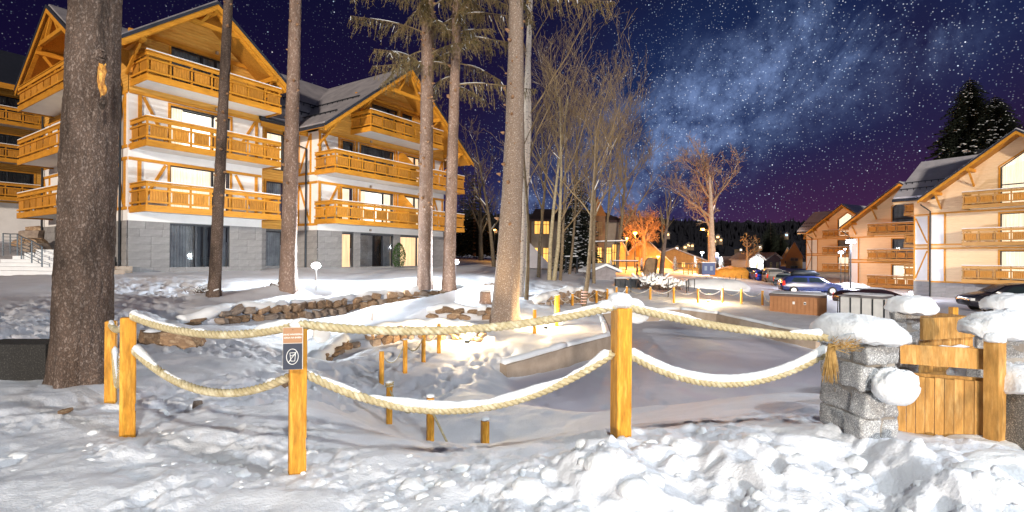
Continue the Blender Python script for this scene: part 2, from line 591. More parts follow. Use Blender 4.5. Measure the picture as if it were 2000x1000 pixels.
W3D = [wall3d(w) for w in (WALL1, WALL2, WALL3, WALL4)]
ANCH = [
    # foreground
    (100, 950, 3.4), (300, 930, 3.6), (580, 930, 3.75), (560, 980, 3.3), (249, 848, 4.58), (216, 785, 5.5), (157, 748, 6.0), (40, 752, 6.0), (20, 800, 5), (700, 930, 3.7),
    (750, 885, 4.2), (900, 905, 4.1), (840, 877, 6.9), (947, 885, 6.5), (760, 828, 8.3), (745, 753, 10.2), (790, 727, 10.9), (827, 707, 12.2), (857, 688, 13.2),
    (1200, 862, 3.9), (1400, 862, 3.9), (1700, 862, 3.9), (1990, 900, 3.6), (1050, 890, 4.0),
    (350, 800, 5.4), (450, 770, 6.3), (640, 800, 5.6), (700, 850, 4.8), (560, 760, 7.2),
    (330, 690, 9.2), (430, 690, 9.4), (520, 690, 10), (470, 655, 11.8), (560, 700, 10), (590, 735, 9), (660, 740, 9.8), (300, 668, 10.3),
    # left slope up to the houses
    (60, 640, 9), (150, 620, 11), (60, 580, 14), (180, 570, 15.5), (60, 545, 19), (300, 600, 14), (330, 570, 18), (247, 531, 23.6), (120, 533, 25), (100, 520, 28), (30, 500, 29), (-200, 520, 24), (-600, 640, 9), (-600, 540, 18),
    (418, 577, 17.2), (562, 558, 19), (617, 556, 20.2), (445, 528, 27.5), (530, 526, 30), (620, 523, 31), (700, 523, 33), (770, 523, 36), (870, 522, 40), (640, 545, 24), (740, 545, 26), (830, 552, 22.4), (876, 555, 22.6), (930, 535, 30), (960, 520, 42),
    # creek and islands
    (500, 640, 14.6), (620, 645, 16.0), (720, 615, 18.4), (820, 602, 20), (900, 594, 21.5), (660, 660, 14.8), (740, 640, 16), (800, 625, 17.0), (985, 628, 17), (948, 592, 19.5), (900, 600, 18.6), (1000, 580, 22), (1020, 572, 24), (1010, 650, 16), (900, 672, 14.6), (960, 690, 13.4),
    (1060, 650, 15.6), (1044, 650, 15.5), (1090, 609, 21), (1118, 601, 23), (1165, 594, 24.4), (1100, 560, 27), (1150, 555, 31), (1060, 545, 35), (1000, 530, 44),
    # around the pond
    (960, 740, 10.6), (1060, 720, 11.4), (900, 800, 8.4), (1000, 640, 17), (1130, 625, 19.4), (1240, 590, 25.5), (1330, 596, 25.6), (1316, 588, 26.5), (1411, 591, 26), (1448, 594, 26), (1489, 597, 25.5), (1520, 612, 22.5), (1620, 618, 22.4), (1720, 620, 21), (1640, 600, 26), (1560, 604, 24.5),
    (1700, 660, 15), (1650, 700, 12), (1750, 720, 9), (1800, 760, 7), (1850, 855, 4.6), (1900, 850, 4.9), (2100, 860, 4.8), (1900, 640, 15), (2200, 640, 15), (1700, 800, 5.6),
    # far
    (1200, 566, 31), (1250, 545, 40), (1350, 548, 42), (1300, 535, 60), (1255, 522, 80), (1400, 540, 60), (1450, 560, 45), (1520, 575, 38), (1580, 573, 44), (1700, 590, 34), (1800, 582, 42), (1900, 590, 36), (2000, 592, 33), (1600, 553, 66), (1680, 560, 60), (1540, 535, 90),
]
APT = [tuple(P(*a)) for a in ANCH]
APT += [(x, y, 0.0) for x in (-3.5, -1, 1, 3.5) for y in (.3, 2.2)] + [(-8, 2, .1), (8, 2, .1), (-8, 5, .15), (9, 5, 0), (-14, 5, .4), (15, 6, -.2)]
APT += [(-200, 150, 8), (-100, 150, 6), (-45, 42, 2.9), (-60, 30, 4), (-36, 36, 2.2), (0, 150, 1), (90, 150, 0), (200, 150, 0), (-300, 400, 14), (0, 400, 4), (300, 400, 2), (60, 40, -1.6), (90, 60, -1.6), (40, 25, -1.3), (30, 12, -.9), (600, 380, 4)]
_A = np.array(APT)
_c = .6


def _phi(r2):
    return np.sqrt(r2 + _c * _c)


_r2 = ((_A[:, None, :2] - _A[None, :, :2]) ** 2).sum(2)
_n = len(_A)
_M = np.ones((_n + 1, _n + 1)); _M[:_n, :_n] = _phi(_r2) - np.eye(_n) * .05; _M[_n, _n] = 0
_w = np.linalg.solve(_M, np.append(_A[:, 2], 0))
POND = [(-.1, 12.1), (1.6, 13.9), (3.15, 15.9), (3.6, 19), (3.95, 22), (5.6, 23.6), (8.0, 24.2), (9.0, 22.4), (9.4, 18.5), (9.8, 16.4), (10.4, 13), (9.6, 9.5), (7.5, 8.2), (4.0, 7.8), (1.4, 8.6), (-.2, 10.2)]
ZP = -1.34


def poly_sd(X, Y, poly):
    """signed distance, negative inside"""
    d = np.full(X.shape, 1e9)
    ins = np.zeros(X.shape, bool)
    n = len(poly)
    for i in range(n):
        x0, y0 = poly[i]; x1, y1 = poly[(i + 1) % n]
        ex, ey = x1 - x0, y1 - y0
        t = np.clip(((X - x0) * ex + (Y - y0) * ey) / (ex * ex + ey * ey), 0, 1)
        d = np.minimum(d, np.hypot(X - x0 - t * ex, Y - y0 - t * ey))
        c = ((y0 > Y) != (y1 > Y)) & (X < (x1 - x0) * (Y - y0) / (y1 - y0 + 1e-12) + x0)
        ins ^= c
    return np.where(ins, -d, d)


def height(X, Y, detail=True):
    X = np.asarray(X, float); Y = np.asarray(Y, float)
    sh = X.shape
    X = X.ravel(); Y = Y.ravel()
    h = np.full_like(X, _w[-1])
    for k in range(len(_A)):
        h += _w[k] * _phi((X - _A[k, 0]) ** 2 + (Y - _A[k, 1]) ** 2)
    # steps at the dry stone walls
    near = (Y > 8) & (Y < 32) & (X < 10) & (X > -16)
    for pts in W3D:
        idx = np.where(near)[0]
        x, y = X[idx], Y[idx]
        best = np.full(x.shape, 1e9)
        side = np.zeros_like(x); zt = np.zeros_like(x); zb = np.zeros_like(x)
        inside = np.ones(x.shape)
        for i in range(len(pts) - 1):
            (a, ab), (b, bb) = pts[i], pts[i + 1]
            ex, ey = b.x - a.x, b.y - a.y
            L2 = ex * ex + ey * ey
            tr = ((x - a.x) * ex + (y - a.y) * ey) / L2
            t = np.clip(tr, 0, 1)
            dx, dy = x - a.x - t * ex, y - a.y - t * ey
            d = np.hypot(dx, dy)
            sd = np.sign(ex * dy - ey * dx)
            u = d < best
            best = np.where(u, d, best)
            side = np.where(u, sd, side)
            zt = np.where(u, a.z + t * (b.z - a.z), zt)
            zb = np.where(u, ab.z + t * (bb.z - ab.z), zb)
            over = np.zeros(x.shape)
            if i == 0:
                over = np.maximum(-tr, 0) * math.sqrt(L2)
            if i == len(pts) - 2:
                over = np.maximum(over, np.maximum(tr - 1, 0) * math.sqrt(L2))
            inside = np.where(u, 1 - sstep(0, .8, over), inside)
        back = (side > 0)
        wgt = inside * np.where(back, 1 - sstep(.5, 2.4, best), 1 - sstep(.25, 1.1, best))
        tgt = np.where(back, zb + (zt - zb) * sstep(.02, .16, best) + .04, zb)
        h[idx] = h[idx] * (1 - wgt) + tgt * wgt
    # pond
    sd = poly_sd(X, Y, POND)
    front = sstep(13.5, 10.5, Y) * sstep(11.5, 9, X)          # the near side is a gentle slope
    edge = .02 + front * 1.6
    off = (1 - front) * .13
    wgt = 1 - sstep(0.0, 1.0, (sd - off + edge * 0.35) / np.maximum(edge, .02))
    h = h * (1 - wgt) + ZP * wgt
    if detail:
        inp = sstep(.2, -.3, sd)
        smooth_zone = inp
        # drifts
        h += (fbm(X * .55, Y * .55, 0, 3) - .5) * .12 * (1 - .45 * smooth_zone) * sstep(2, 6, Y)
        h += (fbm(X * 3.1, Y * 3.1, 4, 3) - .5) * .05 * (1 - .3 * smooth_zone)
        # wind ripples on the slope right of the path
        rip = sstep(7, 9, Y) * sstep(16, 13.5, Y) * sstep(-3.5, -1.5, X) * sstep(3.5, 1.0, X) * (1 - smooth_zone)
        h += rip * .07 * (fbm(X * .9 + 2, Y * 3.6, 8, 3) - .5)
        # trodden paths
        tr = sstep(-16, -11, -abs(X + 12.5) - 5) * 0
        m1 = sstep(2.6, 1.2, np.abs((X + 8.6) + (Y - 8) * .42)) * sstep(6.5, 8, Y) * sstep(24, 20, Y)
        m2 = sstep(1.5, .6, np.abs(Y - (10.2 + .12 * (X + 5)))) * sstep(-8.5, -7.5, X) * sstep(-3.2, -4, X)
        m3 = sstep(1.1, .4, np.abs(X + 3.4 - (Y - 8) * .12)) * sstep(4.8, 6, Y) * sstep(14.5, 13, Y)
        m4 = sstep(.7, .3, np.abs(X + 1.6 - (Y - 10) * .35)) * sstep(8.5, 9.5, Y) * sstep(14.5, 13, Y)
        m5 = sstep(2.2, 1, np.abs(X - 2.5)) * sstep(24, 25, Y) * sstep(31, 29, Y) * .6
        m = np.clip(np.maximum.reduce([m1, m2, m3, m4, m5]), 0, 1)
        foot = np.abs(fbm(X * 4.2, Y * 4.2, 2, 3) - .5) * 2
        h += m * (foot - .45) * .13
        foot2 = sstep(.62, .74, vnoise(X * 3.4 + 9, Y * 3.4, 5))
        h -= m * foot2 * .09
        # lone tracks across the pond
        for (ax, ay, bx, by) in ((.1, 9.2, 2.1, 13.5), (1.2, 8.6, 3.2, 12.6), (3.2, 8.4, 2.8, 12.0)):
            L = math.hypot(bx - ax, by - ay)
            t = ((X - ax) * (bx - ax) + (Y - ay) * (by - ay)) / L
            dd = ((X - ax) * (by - ay) - (Y - ay) * (bx - ax)) / L
            on = (t > 0) & (t < L)
            ph = (t / .34) % 1
            off = np.where((np.floor(t / .34) % 2) > 0, .07, -.07)
            cr = np.exp(-(((dd - off) / .06) ** 2 + ((ph - .5) * .34 / .10) ** 2))
            h -= np.where(on, cr * .05, 0)
        # foreground: kicked and ploughed snow
        fg = sstep(6.2, 4.2, Y)
        clod = np.abs(fbm(X * 3.4 + 3, Y * 3.4, 1, 3, .5) - .5) * 2
        h += fg * (fbm(X * 1.5 + 8, Y * 1.5, 6, 2) - .5) * .12 * sstep(2.9, 3.6, Y)
        left = sstep(-1.2, -2.2, X)
        road = sstep(3.45, 3.15, Y + .12 * np.sin(X * 1.7)) * sstep(.2, -.8, X)
        h += fg * (.3 - clod) * (.02 + .10 * sstep(.40, .62, fbm(X * .9 + 4, Y * .9, 21, 2))) * (1 - road * .85) * (0.45 + .55 * np.maximum(left, sstep(3.9, 3.5, Y)))
        # the ploughed bank on the right
        bx = sstep(-.9, 1.0, X)
        ridge_y = 3.55 - .05 * X
        top = -.03
        prof = np.where(Y < ridge_y, sstep(ridge_y - 1.6, ridge_y - .1, Y), sstep(ridge_y + .9, ridge_y, Y))
        lump = fbm(X * 1.7, Y * 1.7, 7, 4, .5)
        wx, wy = X + .12 * fbm(X * 3, Y * 3, 2, 2), Y + .12 * fbm(X * 3, Y * 3, 12, 2)
        bil = 1 - np.abs(fbm(wx * 3.0 + 5, wy * 3.0, 9, 3, .5) - .5) * 5
        h += bx * prof * (top + .75 * (lump - .5) + .03 * bil)
        crumb = sstep(.42, .62, fbm(X * 2.2, Y * 2.2, 15, 2))
        h += fg * (fbm(X * 9, Y * 9, 5, 4, .6) - .5) * (.014 + .07 * crumb ** 2) + fg * (vnoise(X * 34, Y * 34, 3) - .5) * .010 * crumb
    return h.reshape(sh)


def H(x, y):
    return float(height(np.array([x]), np.array([y]), True)[0])


def G(px, D, py=None):
    """point on the ground seen in picture column px at distance D"""
    p = P(px, py if py else 560, D)
    return Vector((p.x, p.y, H(p.x, p.y)))


def grid_ground():
    rows = [.8]
    while rows[-1] < 420:
        d = rows[-1]
        rows.append(d * (1 + (.0065 if d < 6 else .010 if d < 32 else .03)))
    Dr = np.array(rows)
    S = np.linspace(-1.9, 1.9, 920)
    X = Dr[:, None] * S[None, :]
    Y = Dr[:, None] + 0 * X
    Z = height(X, Y)
    V = np.stack([X, Y, Z], -1).reshape(-1, 3)
    r, c = len(Dr), len(S)
    i = np.arange(r * c).reshape(r, c)
    F = np.stack([i[:-1, :-1], i[:-1, 1:], i[1:, 1:], i[1:, :-1]], -1).reshape(-1, 4)
    o = mesh_np('snowy_ground', V, F, GROUND)
    x, y = V[:, 0], V[:, 1]
    sd = poly_sd(x, y, POND)
    ice = sstep(.1, -.25, sd) * sstep(8.8, 10.2, y + .3 * np.sin(x))
    patch = sstep(.47, .53, fbm(x * .33 + 3, y * .2 + 1, 3, 4))
    ice = ice * (.35 + .65 * patch)
    path = .15 * sstep(.45, .6, fbm(x * 1.1, y * 1.1, 30, 4)) * sstep(5, 7, y) * sstep(26, 20, y) * sstep(0, -2, x)
    at = o.data.attributes.new('ice', 'FLOAT', 'POINT')
    at.data.foreach_set('value', np.maximum(ice, path).astype(np.float32))
    o['kind'] = 'structure'
    o['label'] = 'snow covered ground falling from the street to the frozen pond'


grid_ground()
g = MB()
g.quad((-60, -60, -.25), (60, -60, -.25), (60, .9, -.25), (-60, .9, -.25))
o = g.build('street', SNOW); tag(o, 'snow covered street at the near edge', kind='structure')
g = MB()
g.quad((-2500, -2500, -8), (2500, -2500, -8), (2500, 2500, -8), (-2500, 2500, -8))
o = g.build('land', SNOW); tag(o, 'wide snowy land around the village', kind='structure')
# ------------------------------------------------------------------ building helpers
def wall(root, fr, name, u0, u1, z0, z1, holes, mat, v=0.0, roof=None, reveal=.18, parent=None):
    """wall band with rectangular holes; roof(u) gives a sloping top"""
    rf = roof if roof else (lambda u: 1e9)
    br = {u0, u1}
    for h in holes:
        br |= {h[0], h[1]}
    if roof:
        br |= set(roof.breaks)
        for k in roof.breaks_at(z1):
            br.add(k)
    br = sorted(b for b in br if u0 <= b <= u1)
    mb = MB(fr)
    for a, b in zip(br[:-1], br[1:]):
        if b - a < 1e-4:
            continue
        mid = (a + b) / 2
        hs = sorted([h for h in holes if h[0] < mid < h[1]], key=lambda h: h[2])
        zc = z0
        segs = []
        for h in hs:
            if h[3] <= z0 or h[2] >= z1:
                continue
            if h[2] > zc:
                segs.append((zc, h[2], False))
            zc = max(zc, h[3])
        if zc < z1:
            segs.append((zc, None, True))
        for s0, s1, top in segs:
            ta = min(z1, rf(a)) if top else s1
            tb = min(z1, rf(b)) if top else s1
            if max(ta, tb) <= s0 + 1e-3:
                continue
            ta, tb = max(ta, s0), max(tb, s0)
            mb.quad((a, v, s0), (b, v, s0), (b, v, tb), (a, v, ta))
    for h in holes:
        a, b, c, d = h[0], h[1], max(h[2], z0), min(h[3], z1)
        if d <= c or b <= u0 or a >= u1:
            continue
        e = v + reveal
        mb.quad((a, v, c), (a, v, d), (a, e, d), (a, e, c))
        mb.quad((b, v, c), (b, e, c), (b, e, d), (b, v, d))
        if h[3] <= z1:
            mb.quad((a, v, d), (b, v, d), (b, e, d), (a, e, d))
        if h[2] >= z0:
            mb.quad((a, v, c), (a, e, c), (b, e, c), (b, v, c))
    # closed edges so that the wall reads as solid
    return mb.build(name, mat, parent or root)


class Roof:
    def __init__(s, ue, ua, ue2, ze, za):
        s.ue, s.ua, s.ue2, s.ze, s.za = ue, ua, ue2, ze, za
        s.breaks = (ua,)

    def __call__(s, u):
        if u <= s.ua:
            return s.ze + (s.za - s.ze) * (u - s.ue) / (s.ua - s.ue)
        return s.za + (s.ze - s.za) * (u - s.ua) / (s.ue2 - s.ua)

    def breaks_at(s, z):
        if not s.ze < z < s.za:
            return ()
        k = (z - s.ze) / (s.za - s.ze)
        return (s.ue + (s.ua - s.ue) * k, s.ue2 + (s.ua - s.ue2) * k)


class Lower:
    """the roof line lowered by dz"""
    def __init__(s, r, dz):
        s.r, s.dz, s.breaks = r, dz, r.breaks

    def __call__(s, u):
        return s.r(u) - s.dz

    def breaks_at(s, z):
        return s.r.breaks_at(z + s.dz)


def curtain_mesh(fr, a, b, c, d, v, mat, parent, folds=.13, amp=.03, top=None):
    mb = MB(fr)
    n = max(4, int((b - a) / folds * 4))
    vs, fs = [], []
    for i in range(n + 1):
        u = a + (b - a) * i / n
        vv = v + amp * math.sin(i * PI / 2 + .4) + rnd.uniform(-.006, .006)
        vs += [(u, vv, c), (u, vv, top(u) if top else d)]
    for i in range(n):
        fs.append((2 * i, 2 * i + 2, 2 * i + 3, 2 * i + 1))
    mb._a(vs, fs)
    return mb.build('curtain', mat, parent)


def window(root, fr, a, b, c, d, splits=(), lit=None, v=0.0, casing=WOOD, top=None, bars=(), cas=True):
    """frame + panes + curtains + the room behind; top(u) for a sloping head"""
    f = MB(fr)
    t = .07
    va, vb = v + .05, v + .13
    if top is None:
        f.box(a, b, va, vb, d - t, d)
        f.box(a, b, va, vb, c, c + t)
        f.box(a, a + t, va, vb, c + t, d - t)
        f.box(b - t, b, va, vb, c + t, d - t)
        tf = lambda u: d
    else:
        tf = top
        ks = [a] + [k for k in top.breaks if a < k < b] + [b]
        for k0, k1 in zip(ks[:-1], ks[1:]):
            f.prism([(k0, va, tf(k0)), (k0, va, tf(k0) - t), (k1, va, tf(k1) - t), (k1, va, tf(k1))], (0, vb - va, 0)) if False else None
            z0a, z0b = tf(k0), tf(k1)
            f._a([(k0, va, z0a - t), (k1, va, z0b - t), (k1, va, z0b), (k0, va, z0a), (k0, vb, z0a - t), (k1, vb, z0b - t), (k1, vb, z0b), (k0, vb, z0a)],
                 [(0, 1, 2, 3), (4, 7, 6, 5), (0, 4, 5, 1), (3, 2, 6, 7), (0, 3, 7, 4), (1, 5, 6, 2)])
        f.box(a, b, va, vb, c, c + t)
        f.box(a, a + t, va, vb, c + t, tf(a) - t)
        f.box(b - t, b, va, vb, c + t, tf(b) - t)
    for s in splits:
        f.box(s - .05, s + .05, va - .01, vb + .01, c + t, tf(s) - t)
    for z in bars:
        f.box(a + t, b - t, va - .005, vb - .005, z - .04, z + .04)
    wo_ = f.build('window', FRAME, root)
    es = [a + t] + list(splits) + [b - t]
    for x0, x1 in zip(es[:-1], es[1:]):
        p = MB(fr)
        p.quad((x0, v + .09, c + t), (x1, v + .09, c + t), (x1, v + .09, tf(x1) - t), (x0, v + .09, tf(x0) - t))
        p.build('pane', GLASS, wo_)
    # behind the glass
    k = MB(fr)
    ks = sorted([a + .01, b - .01] + ([x for x in top.breaks if a < x < b] if top else []))
    for k0, k1 in zip(ks[:-1], ks[1:]):
        k.quad((k0, v + .7, c), (k1, v + .7, c), (k1, v + .7, tf(k1)), (k0, v + .7, tf(k0)))
    w = b - a
    if lit is None:
        k.build('room_back', FRAME, wo_)
        curtain_mesh(fr, a + .02, b - .02, c, d, v + .34, CURT, wo_, top=top)
    elif lit == 'part':
        k.build('room_back', FRAME, wo_)
        curtain_mesh(fr, a + .02, a + w * .45, c, d, v + .34, CURT, wo_)
        curtain_mesh(fr, b - w * .22, b - .02, c, d, v + .34, CURT, wo_)
    elif lit == 'open':
        k.build('room_back', ROOMLIT, wo_)
        curtain_mesh(fr, a + .02, a + w * .24, c, d, v + .34, CURTLIT, wo_)
        curtain_mesh(fr, b - w * .22, b - .02, c, d, v + .34, CURTLIT, wo_)
    elif lit == 'warm':
        k.build('room_back', CURTWARM, wo_)
        curtain_mesh(fr, a + .02, b - .02, c, d, v + .34, CURTWARM, wo_, top=top)
    else:
        k.build('room_back', ROOMLIT, wo_)
        curtain_mesh(fr, a + .02, b - .02, c, d, v + .34, CURTLIT, wo_, top=top)
    if cas:
        cs = MB(fr)
        q = .11
        if top is None:
            cs.box(a - q, b + q, v - .035, v + .02, d, d + q)
        else:
            ks = [a - q] + [x for x in top.breaks if a < x < b] + [b + q]
            for k0, k1 in zip(ks[:-1], ks[1:]):
                z0a, z0b = tf(k0) if k0 > a else tf(a) , tf(k1) if k1 < b else tf(b)
                cs._a([(k0, v - .035, z0a), (k1, v - .035, z0b), (k1, v - .035, z0b + q), (k0, v - .035, z0a + q), (k0, v + .02, z0a), (k1, v + .02, z0b), (k1, v + .02, z0b + q), (k0, v + .02, z0a + q)],
                      [(0, 1, 2, 3), (4, 7, 6, 5), (0, 4, 5, 1), (3, 2, 6, 7), (0, 3, 7, 4), (1, 5, 6, 2)])
        cs.box(a - q, a, v - .035, v + .02, c, tf(a))
        cs.box(b, b + q, v - .035, v + .02, c, tf(b))
        cs.build('window_casing', casing, root)
    return wo_


def lvl(px):
    return px


def balcony(root, fr, x0, x1, y, zr, depth, step=.98, left=True, right=True, snow=True, boards=True, mat=WOOD, detail=2):
    """y = front plane (negative is outwards); back edge at y + depth"""
    zf = zr - 1.13
    s = MB(fr)
    s.box(x0 + .05, x1 - .05, y + .05, y + depth, zf - .16, zf)
    slab = s.build('balcony', PLASTER, root)
    runs = [((x0, y), (x1, y))]
    if left:
        runs.append(((x0, y + depth), (x0, y)))
    if right:
        runs.append(((x1, y), (x1, y + depth)))
    for ri, (p, q) in enumerate(runs):
        L = math.hypot(q[0] - p[0], q[1] - p[1])
        dx, dy = (q[0] - p[0]) / L, (q[1] - p[1]) / L
        nx, ny = dy, -dx      # outwards

        def pb(mb, t0, t1, o0, o1, z0, z1):
            vs = []
            for z in (z0, z1):
                for t, o in ((t0, o0), (t1, o0), (t1, o1), (t0, o1)):
                    vs.append((p[0] + dx * t + nx * o, p[1] + dy * t + ny * o, z))
            mb._a(vs, [(0, 1, 2, 3), (7, 6, 5, 4), (4, 5, 1, 0), (5, 6, 2, 1), (6, 7, 3, 2), (7, 4, 0, 3)])
        e = .03 if ri == 0 else 0.0
        for nm, o0, o1, z0, z1 in (('handrail', -.10, .05, zr - .05, zr), ('top_board', .0, .035, zr - .23, zr - .075), ('middle_rail', -.03, .05, zr - .43, zr - .35),
                                   ('bottom_rail', -.03, .05, zr - .97, zr - .885), ('fascia_board', .0, .045, zr - 1.37, zr - 1.07)):
            m = MB(fr)
            pb(m, -e, L + e, o0, o1, z0, z1)
            m.build(nm, mat, slab)
        if snow and ri == 0:
            m = MB(fr)
            pb(m, -.03, L + .03, -.09, .04, zr + .002, zr + .05)
            m.build('snow_line', SNOW, slab)
        n = max(1, round(L / step))
        st = L / n
        for i in range(n):
            t0, t1 = i * st, (i + 1) * st
            post = MB(fr)
            pb(post, t0 + (0 if i else .01), t0 + .085, -.09, -.032, zr - 1.12, zr - .052)
            post.build('baluster_post', mat, slab)
            bm = MB(fr)
            k = 6
            a, b = t0 + .15, t1 - .07
            w = (b - a) / k
            for j in range(k):
                pb(bm, a + j * w, a + (j + .93) * w, -.028 + .004 * (j % 2), -.004, zr - .882, zr - .432)
            bm.build('board_panel', WOODV, slab)
    return slab


def beams(root, fr, lst, v=-.03, w=.15, mat=WOOD):
    for (a, b, c, d) in lst:
        m = MB(fr)
        L = math.hypot(c - a, d - b)
        m.bar((a, v + .001, b), (c, v + .001, d), .06, w, up=(-(d - b) / L, 0, (c - a) / L))
        m.build('timber_beam', mat, root)


def tiles(root, fr, u0, u1, z0, z1, holes, v, tw=.95, th=.385, parent=None):
    wl = MB(fr)
    wall_o = wall(root, fr, 'plinth_wall', u0, u1, z0, z1, holes, MORTAR, v)
    rows = max(1, round((z1 - z0) / th))
    hh = (z1 - z0) / rows
    cuts = sorted({u0, u1} | {h[0] for h in holes if u0 < h[0] < u1} | {h[1] for h in holes if u0 < h[1] < u1})
    cache = {}
    for r in range(rows):
        za, zb = z0 + r * hh, z0 + (r + 1) * hh
        for a, b in zip(cuts[:-1], cuts[1:]):
            m_ = (a + b) / 2
            if any(h[0] < m_ < h[1] and h[2] < (za + zb) / 2 < h[3] for h in holes):
                continue
            u = a
            first = True
            while u < b - .02:
                w = tw * rnd.choice((.62, 1, 1, .8)) if not first else tw * rnd.choice((.5, 1, .75))
                first = False
                e = min(u + w, b)
                if b - e < .22:
                    e = b
                wq = round(e - u, 2)
                key = (round(wq, 1), rnd.randint(0, 1))
                if key not in cache:
                    t = MB()
                    t.box(.006, .994, -.024, 0, .006 * 2.4, 1 - .006 * 2.4)
                    cache[key] = t.build('tile', STONE if key[1] else STONEB, wall_o)
                    o = cache[key]
                else:
                    o = cache[key].copy()
                    COL.objects.link(o)
                ox, oy, ux, uy = fr if fr else (0, 0, 1, 0)
                o.location = (ox + u * ux - v * uy, oy + u * uy + v * ux, za)
                o.rotation_euler = (0, 0, math.atan2(uy, ux))
                o.scale = (e - u, 1 + rnd.uniform(-.1, .25), hh)
                u = e
    return wall_o


def gable_roof(root, fr, R_, v0, v1, th=.16, snow=.10, cut_left=None, cut_right=None, snowmat=SNOWROOF):
    """two slopes; cut_* = (v at the eave, v at the ridge) where the slope ends in a valley"""
    for sgn, ue, cut in ((0, R_.ue, cut_left), (1, R_.ue2, cut_right)):
        ve, vr = cut if cut else (v1, v1)
        pts = [(ue, v0, R_.ze), (R_.ua, v0, R_.za), (R_.ua, vr, R_.za), (ue, ve, R_.ze)]
        if sgn:
            pts = [pts[1], pts[0], pts[3], pts[2]]
        m = MB(fr)
        m.poly(pts, th)
        s = m.build('roof', DARKROOF, root)
        # planked soffit under the slab
        m = MB(fr)
        m.poly([(p[0], p[1] + (.03 if p[1] == v0 else 0), p[2] - th - .003) for p in pts], .05)
        m.build('soffit', WOODV, root)
        m = MB(fr)
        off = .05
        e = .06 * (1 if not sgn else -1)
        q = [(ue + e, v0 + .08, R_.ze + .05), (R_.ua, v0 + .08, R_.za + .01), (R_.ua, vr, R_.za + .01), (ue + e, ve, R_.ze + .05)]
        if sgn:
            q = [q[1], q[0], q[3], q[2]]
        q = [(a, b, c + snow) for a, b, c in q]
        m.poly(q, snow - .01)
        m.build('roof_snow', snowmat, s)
        # barge board along the verge
        m = MB(fr)
        z_ = -th - .03
        a, b = (ue, R_.ze), (R_.ua, R_.za)
        m._a([(a[0], v0 - .03, a[1] + z_ - .2), (b[0], v0 - .03, b[1] + z_ - .2), (b[0], v0 - .03, b[1] - .03), (a[0], v0 - .03, a[1] - .03),
              (a[0], v0 - .002, a[1] + z_ - .2), (b[0], v0 - .002, b[1] + z_ - .2), (b[0], v0 - .002, b[1] - .03), (a[0], v0 - .002, a[1] - .03)],
             [(0, 1, 2, 3), (7, 6, 5, 4), (0, 4, 5, 1), (3, 2, 6, 7), (0, 3, 7, 4), (1, 5, 6, 2)])
        m.build('barge_board', WOOD, root)
        m = MB(fr)
        v_ = v0 - .06
        m._a([(a[0], v_, a[1] - .13), (b[0], v_, b[1] - .13), (b[0], v_, b[1] + .03), (a[0], v_, a[1] + .03),
              (a[0], v0 + .02, a[1] - .13), (b[0], v0 + .02, b[1] - .13), (b[0], v0 + .02, b[1] + .03), (a[0], v0 + .02, a[1] + .03)],
             [(0, 1, 2, 3), (7, 6, 5, 4), (0, 4, 5, 1), (3, 2, 6, 7), (0, 3, 7, 4), (1, 5, 6, 2)])
        m.build('verge_flashing', DARKROOF, root)


def purlins(root, fr, R_, us, v0, vw, brace=True, mat=WOOD):
    for u in us:
        z = R_(u) - .42
        m = MB(fr)
        m.box(u - .10, u + .10, v0 + .12, vw + .05, z - .12, z + .13)
        m.build('purlin', mat, root)
        if brace:
            m = MB(fr)
            m.bar((u, v0 + .45, z - .14), (u, vw, z - 1.25), .11, .11, up=(1, 0, 0))
            m.build('brace', mat, root)


def truss(root, fr, R_, v, tie_drop, mat=WOOD, posts=True):
    """exposed collar truss in the gable overhang"""
    z = R_.za - tie_drop
    hw = (R_.ua - R_.ue) * tie_drop / (R_.za - R_.ze) - .15
    m = MB(fr)
    m.box(R_.ua - hw, R_.ua + hw, v, v + .14, z - .11, z + .11)
    m.build('collar_beam', mat, root)
    for s in (-1, 1):
        m = MB(fr)
        m.bar((R_.ua + s * .12, v + .07, R_.za - .45), (R_.ua + s * (hw * .42), v + .07, z + .1), .12, .12, up=(0, 1, 0))
        m.build('truss_strut', mat, root)
    for s in (-1, 1):
        a = (R_.ua + s * (R_.ua - R_.ue) * .97, R_.ze - .25)
        b = (R_.ua + s * .05, R_.za - .36)
        m = MB(fr)
        L = math.hypot(b[0] - a[0], b[1] - a[1])
        m.bar((a[0], v + .07, a[1]), (b[0], v + .07, b[1]), .14, .18, up=(0, 1, 0))
        m.build('rafter', mat, root)


def pipe(root, fr, u, v, z0, z1, swan=None):
    m = MB(fr)
    pts = [(u, v - .1, z0), (u, v - .1, z1)]
    if swan:
        pts += [(u + swan[0] * .5, v - .1 + swan[1] * .4, z1 + .25), (u + swan[0], v - .1 + swan[1], z1 + .55)]
    m.tube(pts, .055, 8)
    return m.build('downpipe', METAL, root)


def spot(root, fr, u, v, z):
    m = MB(fr)
    m.box(u - .06, u + .06, v - .1, v, z - .08, z + .06)
    m.build('wall_light', CONC, root)


